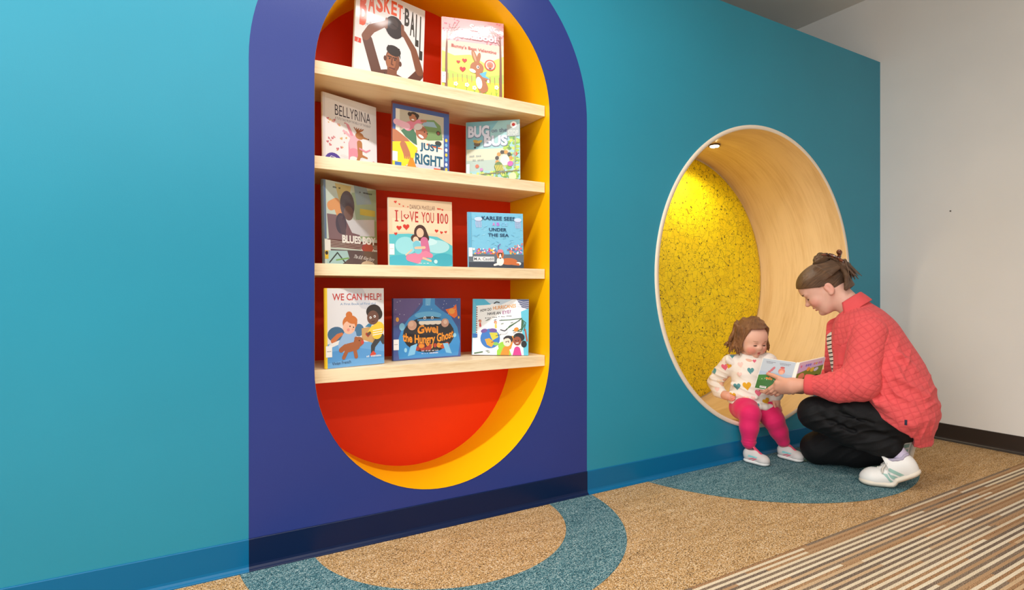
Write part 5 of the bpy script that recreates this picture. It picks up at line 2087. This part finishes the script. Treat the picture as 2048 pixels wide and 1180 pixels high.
    shoe((-.218, .128, .003), (1, .04, 0), 30, 1, 'white leather sneaker with mint stripes', (np.array((-.118, .124, .150)), np.array((-.092, .120, .190))))
    shoe((-.205, -.088, .222), (.22, 0, -.975), 0, 1, 'white sneaker standing on its toes', (np.array((-.150, -.09, .135)), np.array((-.095, -.09, .105))), up=(.954, 0, .30))
    # left ankle skin shows above the sock via the body mesh
    return body


woman()

# ------------------------------------------------------------------ board book held by the woman


def board_book():
    TL, eT, d = Vector((.474, .065, .559)), Vector((-.163, .046, -.009)), Vector((.036, .048, -.156))
    ST = TL + eT
    S2 = ST + Vector((-.014, .002, .0))
    eR = Vector((-.108, -.112, .026))
    root = empty('board_book', mat=MW @ Matrix.Translation(ST + d), label='open board book with green and lilac covers held between woman and toddler', category='book')
    o = ST + d

    def slab_(name, p, e, nrm_t, art, w, h):
        nrm = e.cross(d).normalized()
        if nrm.y < 0:
            nrm = -nrm
        vs = []
        # rounded corner outline in (s, t)
        out = []
        rc = .06
        for (cx, cy, a0) in ((1 - rc, rc, -90), (1 - rc, 1 - rc, 0), (rc, 1 - rc, 90), (rc, rc, 180)):
            for k in range(5):
                a = R(a0 + 90 * k / 4)
                out.append((cx + rc * math.cos(a), cy + rc * math.sin(a)))
        n = len(out)
        for q in (0, -nrm_t):
            vs += [tuple(p + e * s + d * t + nrm * q - o) for s, t in out]
        fs = [tuple(range(n)), tuple(range(2 * n - 1, n - 1, -1))] + [(i, n + i, n + (i + 1) % n, (i + 1) % n) for i in range(n)]
        bm = bmesh.new()
        bv = [bm.verts.new(v) for v in vs]
        for f in fs:
            bm.faces.new([bv[i] for i in f])
        bmesh.ops.recalc_face_normals(bm, faces=bm.faces)
        ob = from_bm(name, bm, M['paper'], root)
        A = Art(w, h)
        art(A)
        V, F = [], A.F
        for x, y, z in A.V:
            s, t = .015 + .97 * x / w, .015 + .97 * (1 - z / h)
            V.append(tuple(p + e * s + d * t + nrm * (.0004 - y) - o))
        mesh('cover_art', V, F, M['print'], ob, cols=A.C)
        return ob

    def back(A):
        A.rect((186, 196, 206), 0, 0, 1, 1)
        A.rect((170, 188, 208), 0, .42, 1, .62)
        A.poly((60, 128, 52), (0, .56), (.3, .50), (.6, .56), (1, .52), (1, 1), (0, 1))
        A.poly((46, 106, 40), (0, .74), (.5, .66), (1, .74), (1, 1), (0, 1))
        for k, (v, a, b) in enumerate(((.08, .12, .42), (.12, .14, .34), (.08, .54, .88), (.12, .56, .84))):
            for j in range(9):
                u = a + (b - a) * j / 9
                A.rect((110, 108, 122), u, v, u + (b - a) / 9 * .7, v + .018)
        rnd = random.Random(6)
        for j in range(5):
            A.ell((224, 140, 60), .36 + rnd.uniform(-.08, .1), .62 + rnd.uniform(-.03, .03), .035)
        for (u, v) in ((.30, .42), (.36, .34), (.40, .28)):
            A.ell((196, 110, 120), u, v, .04, .06, 30)
        A.ell((222, 130, 110), .66, .34, .10)
        A.ell((236, 170, 140), .66, .38, .07)
        A.ell((200, 90, 90), .66, .22, .07, .03)
        for j in range(8):
            A.ell((240, 240, 230), rnd.uniform(.06, .9), rnd.uniform(.58, .7), .012, n=8)
        A.rect((240, 240, 236), .14, .90, .34, .965)
        for j in range(9):
            A.rect((60, 60, 60), .155 + j * .019, .905, .165 + j * .019, .95)

    def front(A):
        A.rect((196, 164, 196), 0, 0, 1, 1)
        A.rect((206, 176, 190), 0, 0, 1, .10)
        A.poly((120, 128, 50), (0, .36), (.4, .28), (1, .24), (1, 1), (0, 1))
        A.poly((84, 108, 36), (0, .60), (.5, .52), (1, .60), (1, 1), (0, 1))
        for (u, c) in ((.10, (206, 110, 130)), (.30, (130, 110, 190)), (.38, (130, 110, 190)), (.46, (130, 110, 190)), (.62, (206, 120, 120)), (.70, (206, 160, 70)), (.80, (196, 110, 140)), (.88, (196, 110, 140))):
            A.ell(c, u, .14, .035, .045)
        A.ell((214, 130, 100), .20, .48, .12)
        A.ell((226, 150, 70), .42, .28, .07)
        A.ell((206, 170, 60), .58, .32, .08)
        A.ell((196, 186, 206), .74, .34, .09, .06, -20)
        A.ell((54, 40, 30), .80, .62, .12, .10)
        A.ell((240, 226, 150), .40, .80, .07, .10, 20)
    slab_('back_cover', TL, eT, .010, back, .17, .168)
    slab_('front_cover', S2, eR, .010, front, .158, .168)
    vs = [ST, ST + d, S2 + d, S2]
    nn = Vector((-.2, .9, .3)).normalized()
    v8 = [tuple(v + nn * .002 - o) for v in vs] + [tuple(v - nn * .010 - o) for v in vs]
    mesh('spine', v8, [(0, 1, 2, 3), (7, 6, 5, 4), (0, 4, 5, 1), (1, 5, 6, 2), (2, 6, 7, 3), (3, 7, 4, 0)], M['paper'], root)


board_book()

# ------------------------------------------------------------------ the toddler sitting on the rim of the nook
# frame: x to the picture's right, y away into the nook, z up
MT = Matrix((Vector((.596, -.803, 0)), Vector((.803, .596, 0)), Vector((0, 0, 1)))).transposed().to_4x4()
MT.translation = Vector((2.730, .019, 0))


def toddler():
    SK = (230, 178, 154)
    g = Sdf((-.27, -.27, .03), (.25, .17, .62), .007)
    g.chain([(0, .01, .285, .085), (-.01, .02, .40, .085), (-.02, .02, .49, .07), (-.015, .015, .56, .045)], .04)
    g.chain([(-.055, -.01, .265, .052), (-.012, -.130, .258, .044), (-.017, -.150, .10, .028)], .02)
    g.chain([(.050, .03, .265, .052), (.105, -.045, .215, .044), (.152, -.012, .09, .028)], .02)
    g.chain([(-.10, .01, .50, .034), (-.190, .03, .385, .028), (-.150, -.02, .328, .021)], .02)
    g.chain([(.065, .04, .51, .034), (.128, .01, .42, .028), (.112, -.02, .340, .021)], .02)
    Pb, Fb = g.nets()
    Ph, Fh, Ch = toddler_head()
    ya, pi_ = R(38), R(14)
    hf = np.array((math.sin(ya) * math.cos(pi_), -math.cos(ya) * math.cos(pi_), -math.sin(pi_)))
    hl = np.array((math.cos(ya), math.sin(ya), 0))
    hu = np.cross(hf, hl)
    HO = np.array((-.010, .008, .638))

    def HT(P):
        return to(P, HO, hf, hl, hu)
    # right hand resting on the hip, fingers curled forward
    palm = [[(-.152, -.018, .330, .020), (-.138, -.036, .326, .017), (-.126, -.050, .324, .015)], [(-.140, -.036, .334, .013), (-.124, -.052, .332, .011)]]
    fing = [[(-.134, -.044, .338, .0080), (-.118, -.050, .346, .0070), (-.106, -.056, .346, .0060)],
            [(-.124, -.054, .334, .0075), (-.106, -.064, .332, .0066), (-.092, -.070, .328, .0058)],
            [(-.124, -.054, .327, .0075), (-.104, -.066, .324, .0066), (-.090, -.072, .320, .0058)],
            [(-.124, -.053, .320, .0072), (-.106, -.064, .316, .0064), (-.094, -.070, .313, .0056)],
            [(-.126, -.050, .314, .0066), (-.111, -.060, .310, .0058), (-.102, -.066, .308, .0052)]]
    P1, F1, C1 = hand(fing, palm, .0017, (226, 168, 144))
    # left hand low in the lap behind the book
    palm = [[(.112, -.020, .338, .018), (.118, -.024, .312, .016), (.122, -.026, .296, .014)]]
    fing = [[(.106, -.036, .316, .0078), (.108, -.046, .300, .0068), (.112, -.052, .286, .006)]] + [[(.114 + .006 * k, -.036 + .010 * k, .294, .0072), (.118 + .007 * k, -.042 + .011 * k, .276, .0064), (.120 + .008 * k, -.044 + .011 * k, .262, .0056)] for k in range(4)]
    P3, F3, C3 = hand(fing, palm, .0017, (226, 168, 144))
    P, F, C = join([(Pb, Fb, paintv(len(Pb), SK)), (HT(Ph), Fh, Ch), (P1, F1, C1), (P3, F3, C3)])
    body = mesh('person', P, F, M['skin'], smooth=True, cols=C, category='person',
                label='toddler in cream heart-print sweatshirt and pink leggings sitting on the round nook rim')
    body.matrix_world = MT

    # --- hair: tousled cap with curls to the jaw
    g = Sdf((-.16, -.15, -.12), (.12, .15, .17), .003)
    g.ell((-.010, 0, .036), (.096, .086, .086), .02)
    g.ell((.028, 0, .052), (.062, .074, .056), .03)

    def keep(Q):
        x, y, z = Q[..., 0], Q[..., 1], Q[..., 2]
        face = np.minimum(x - .012 - .25 * np.abs(y), (.086 + .10 * (y + .02)) - z)   # inside the face opening
        return np.maximum(face, -(z + .07))
    g.field(keep)
    rnd = random.Random(11)
    for i in range(120):
        a = R(rnd.uniform(66, 294))
        r0 = rnd.uniform(.070, .084)
        z0 = rnd.uniform(-.01, .085)
        pts = []
        flare = rnd.uniform(1.0, 1.36)
        ph = rnd.uniform(0, 6)
        zb = rnd.uniform(-.085, -.035)
        tw = rnd.uniform(.06, .16)
        for k in range(9):
            t = k / 8
            rr = (r0 + .008) * (1 + (flare - 1) * t ** 1.3) + .007 * t * math.sin(ph + 9 * t)
            aa = a + tw * math.sin(ph + 8 * t)
            pts.append((rr * math.cos(aa) * 1.0 - .01, rr * math.sin(aa) * .94, z0 + (zb - z0) * t + .006 * t * math.cos(ph + 9 * t), .0085 - .0056 * t))
        g.chain(pts, .003)
    # crown strands radiating from the parting, fringe swept across
    for i in range(26):
        a = R(-150 + 300 * i / 25)
        g.chain([(.01, -.01, .118, .008), (-.005 + .055 * math.cos(a), .05 * math.sin(a), .108, .0085), (-.01 + .082 * math.cos(a), .074 * math.sin(a), .066, .0075), (-.012 + .090 * math.cos(a), .082 * math.sin(a), .030, .005)][:4 if abs(a) > 1.1 else 2], .005)
    for i in range(14):
        t = i / 13
        g.chain([(.026 - .02 * t, -.026 + .02 * t, .116 - .004 * t, .008), (.056 - .012 * t, .016 + .02 * t, .108 - .008 * t, .008), (.050 - .014 * t, .056 + .006 * t, .082 - .016 * t, .007), (.034 - .010 * t, .078, .036 - .044 * t, .0035)], .004)
        g.chain([(.034 - .03 * t, -.036, .110 - .01 * t, .008), (.052 - .03 * t, -.062, .076 - .01 * t, .0075), (.040 - .03 * t, -.076, .026 - .02 * t, .006), (.030 - .03 * t, -.082 - .01 * t, -.02 - .03 * t, .003)], .004)
    for i in range(9):
        a = i * .7
        g.chain([(.0, 0, .112, .010), (.004 + .020 * math.cos(a), .020 * math.sin(a), .126, .008), (.006 + .040 * math.cos(a), .036 * math.sin(a), .116, .004)], .006)
    P2, F2 = g.nets()
    UV = np.stack([np.arctan2(P2[:, 1], P2[:, 0]) * 1.6, P2[:, 2] * 4], 1)
    mesh('hair', HT(P2), F2, M['hair_t'], body, True, uv=UV, label='tousled auburn brown hair')

    # --- leggings
    g = Sdf((-.16, -.24, .07), (.24, .14, .36), .0042)
    g.ell((0, .015, .272), (.108, .092, .074), .03)
    g.chain([(-.055, -.01, .262, .067), (-.030, -.08, .266, .062), (-.012, -.135, .256, .053)], .02)
    g.chain([(-.012, -.135, .254, .052), (-.016, -.146, .185, .046), (-.018, -.150, .105, .034)], .02)
    g.chain([(.048, .03, .262, .067), (.078, -.01, .248, .061), (.104, -.045, .216, .054)], .02)
    g.chain([(.104, -.045, .214, .053), (.130, -.030, .155, .045), (.152, -.014, .100, .035)], .02)
    g.chain([(-.05, -.150, .108, .006), (.014, -.150, .108, .006)], .01)
    P2, F2 = g.nets()
    P2 = relax(P2, F2, 2, .5)
    P2 = wrinkle(P2, F2, [((-.02, -.10, .24), (.06, .08, .05), (.2, 0, 1), .024, .004), ((.09, -.03, .22), (.06, .08, .05), (-.5, 0, 1), .024, .004), ((-.017, -.15, .12), (.06, .06, .03), (0, 0, 1), .016, .003)])
    mesh('leggings', P2, F2, M['pink'], body, True, label='hot pink leggings')

    # --- sweatshirt
    g = Sdf((-.27, -.15, .24), (.22, .16, .60), .0036)
    g.ell((-.003, .010, .345), (.116, .100, .080), .03)
    g.ell((-.008, .012, .415), (.100, .090, .095), .03)
    g.ell((-.018, .018, .480), (.100, .075, .072), .04)
    g.cone((-.10, .012, .505), (.062, .038, .520), .042, .042, .03)
    g.cone((-.02, .02, .52), (-.014, .014, .548), .066, .054, .03)
    g.chain([(-.112, .012, .502, .052), (-.168, .026, .440, .042), (-.202, .030, .388, .036), (-.176, .0, .342, .034), (-.155, -.014, .332, .029)], .012)
    g.chain([(.078, .040, .515, .052), (.118, .020, .450, .046), (.130, .008, .415, .042), (.116, -.014, .352, .036), (.112, -.020, .338, .030)], .016)
    for s, x, y in ((1, -.110, .012), (1, .080, .042)):                       # shoulder ruffles
        for k in range(5):
            a = R(-60 + 30 * k)
            g.cone((x, y - .045 * math.cos(a), .512), (x + (.02 if x > 0 else -.02), y - .060 * math.cos(a), .528 + .012 * math.sin(2 * a)), .014, .008, .010)
    for (p, q, r) in (((-.10, -.06, .40), (.04, -.085, .385), .012), ((-.11, -.05, .345), (.02, -.09, .335), .012), ((-.21, .0, .42), (-.16, .02, .40), .014), ((-.21, .0, .385), (-.17, -.015, .37), .013), ((-.06, -.06, .455), (.06, -.06, .445), .010)):
        g.cone(p, q, r, r * .6, .016)
    # gathered hem
    hp = []
    for i in range(21):
        a = 2 * PI * i / 20
        hp.append((-.002 + .112 * math.cos(a), .008 + .090 * math.sin(a), .290 + .010 * math.cos(a) * -1, .016))
    g.chain(hp, .012)
    g.cone((-.015, .012, .56), (-.005, .0, .62), .046, .060, .006, 'sub')
    P2, F2 = g.nets()
    P2 = relax(P2, F2, 1, .4)
    P2 = wrinkle(P2, F2, [((-.18, .0, .40), (.06, .08, .08), (.3, 0, 1), .028, .009), ((0, -.08, .37), (.12, .08, .06), (.2, 0, 1), .04, .008), ((0, -.05, .46), (.10, .08, .05), (.5, 0, .9), .04, .005)])
    sw = mesh('sweatshirt', P2, F2, M['cream'], body, True, label='cream sweatshirt printed with small hearts')
    sb = bvh_of(P2, F2)
    TE, PK, MU, PB, CR2 = (94, 152, 156), (226, 106, 130), (228, 170, 46), (244, 206, 196), (240, 214, 180)
    hs = [((203, 372), .036, TE, 0), ((150, 455), .036, PK, 10), ((180, 446), .028, MU, -10), ((70, 492), .030, TE, 20), ((332, 466), .034, TE, 0), ((238, 575), .038, TE, 5), ((307, 565), .044, MU, 8),
          ((385, 605), .036, PK, 5), ((205, 640), .038, MU, 0), ((437, 660), .036, MU, 30), ((373, 690), .028, TE, 0), ((358, 405), .018, PK, 0), ((256, 495), .026, PB, 0), ((300, 650), .032, CR2, 0),
          ((262, 432), .030, PB, 10), ((110, 560), .028, CR2, 10), ((440, 560), .034, PK, 0), ((400, 540), .034, TE, 0), ((120, 405), .026, MU, 20), ((455, 470), .034, MU, 0), ((350, 640), .022, PB, 0), ((95, 610), .026, PB, 0)]
    for (px, py), s_, c_, ro in hs:
        u, v = 1400 + px / 3.2786, 600 + py / 3.2786
        X, Z = -.012 + (u - 1500) * .0024, .402 - (v - 770) * .0027
        V_, F_, C_ = decal('heart', None, sb, (X, -.02, Z), (1, 0, 0), (0, 0, 1), [(heart_loop(0, 0, s_, ro), c_)], None, .005, .0009, .20)
        if len(F_) > 6:
            mesh('heart_print', V_, F_, M['heartprint'], sw, True, cols=C_)
    # --- shoes
    M['shoe_tod'] = plain('pale_grey_mesh', rgb(206, 198, 194), 0.7)
    M['shoe_pink'] = plain('pink_trim', rgb(214, 74, 104), 0.6)
    M['shoe_aqua'] = plain('aqua_trim', rgb(130, 200, 200), 0.6)
    M['white_rubber'] = plain('white_rubber', rgb(226, 222, 218), 0.6)

    def shoe(heel, fwd, ankle):
        fwd = np.array(fwd, float)
        fwd /= np.linalg.norm(fwd)
        lat = np.cross((0, 0, 1), fwd)

        def T(P):
            return to(np.array(P, float), heel, fwd, lat, (0, 0, 1))
        g = Sdf((-.03, -.05, 0), (.16, .05, .11), .0024)
        g.cone((.024, 0, .030), (.095, 0, .026), .027, .028, .02)
        g.ell((.100, 0, .024), (.032, .030, .024), .015)
        g.chain([(.020, 0, .050, .025), (.055, 0, .050, .025)], .02)
        g.ell((.034, 0, .085), (.030, .020, .022), .008, 'sub')
        g.field(lambda Q: .011 - Q[..., 2])
        P, F = g.nets()
        up_ = mesh('shoe', T(P), F, M['shoe_tod'], body, True, label='pale grey toddler sneaker with pink trim')
        tb = bvh_of(T(P), F)
        g = Sdf((-.03, -.05, -.004), (.16, .05, .04), .0024)
        g.cone((.024, 0, .011), (.098, 0, .011), .030, .033, .01, sq=((0, 0, 1), .45))
        g.field(lambda Q: np.maximum(.0008 - Q[..., 2], Q[..., 2] - .019))
        P, F = g.nets()
        mesh('sole', T(P), F, M['white_rubber'], up_, True)
        g = Sdf((.02, -.03, .02), (.13, .03, .12), .0022)
        g.chain([(.046, 0, .086, .010), (.062, 0, .070, .011), (.092, 0, .052, .009)], .006, sq=((.6, 0, .8), .5))
        P, F = g.nets()
        mesh('strap', T(P), F, M['shoe_pink'], up_, True, label='pink tongue strap')

        def side(name, loop, mat, s_):
            V3 = []
            pts = []
            q = [np.array(p) for p in loop]
            idx, F3 = {}, []
            for iu in range(4):
                for iv in range(7):
                    a, b_ = iu / 3, iv / 6
                    p = (q[0] * (1 - a) + q[1] * a) * (1 - b_) + (q[3] * (1 - a) + q[2] * a) * b_
                    oo, tt = T([[p[0], s_ * .06, p[1]]])[0], T([[p[0], 0, p[1]]])[0]
                    dr = Vector(tt - oo).normalized()
                    hit, hn, _, _ = tb.ray_cast(Vector(oo), dr, .08)
                    if hit is not None:
                        idx[iu, iv] = len(V3)
                        V3.append(tuple(hit - dr * .0009))
            for iu in range(3):
                for iv in range(6):
                    k4 = [(iu, iv), (iu + 1, iv), (iu + 1, iv + 1), (iu, iv + 1)]
                    if all(k in idx for k in k4):
                        F3.append([idx[k] for k in k4])
            if F3:
                mesh(name, V3, F3, mat, up_, True)
        for s_ in (1, -1):
            side('aqua_flash', [(.030, .036), (.036, .046), (.082, .042), (.078, .036)], M['shoe_aqua'], s_)
            side('pink_flash', [(.030, .022), (.040, .022), (.072, .036), (.062, .036)], M['shoe_pink'], s_)
            side('pink_flash', [(.050, .020), (.058, .020), (.082, .033), (.074, .034)], M['shoe_pink'], s_)
    shoe((-.036, -.140, .0035), (.88, -.47, 0), None)
    shoe((.134, .012, .0035), (.86, -.50, 0), None)
    return body


toddler()
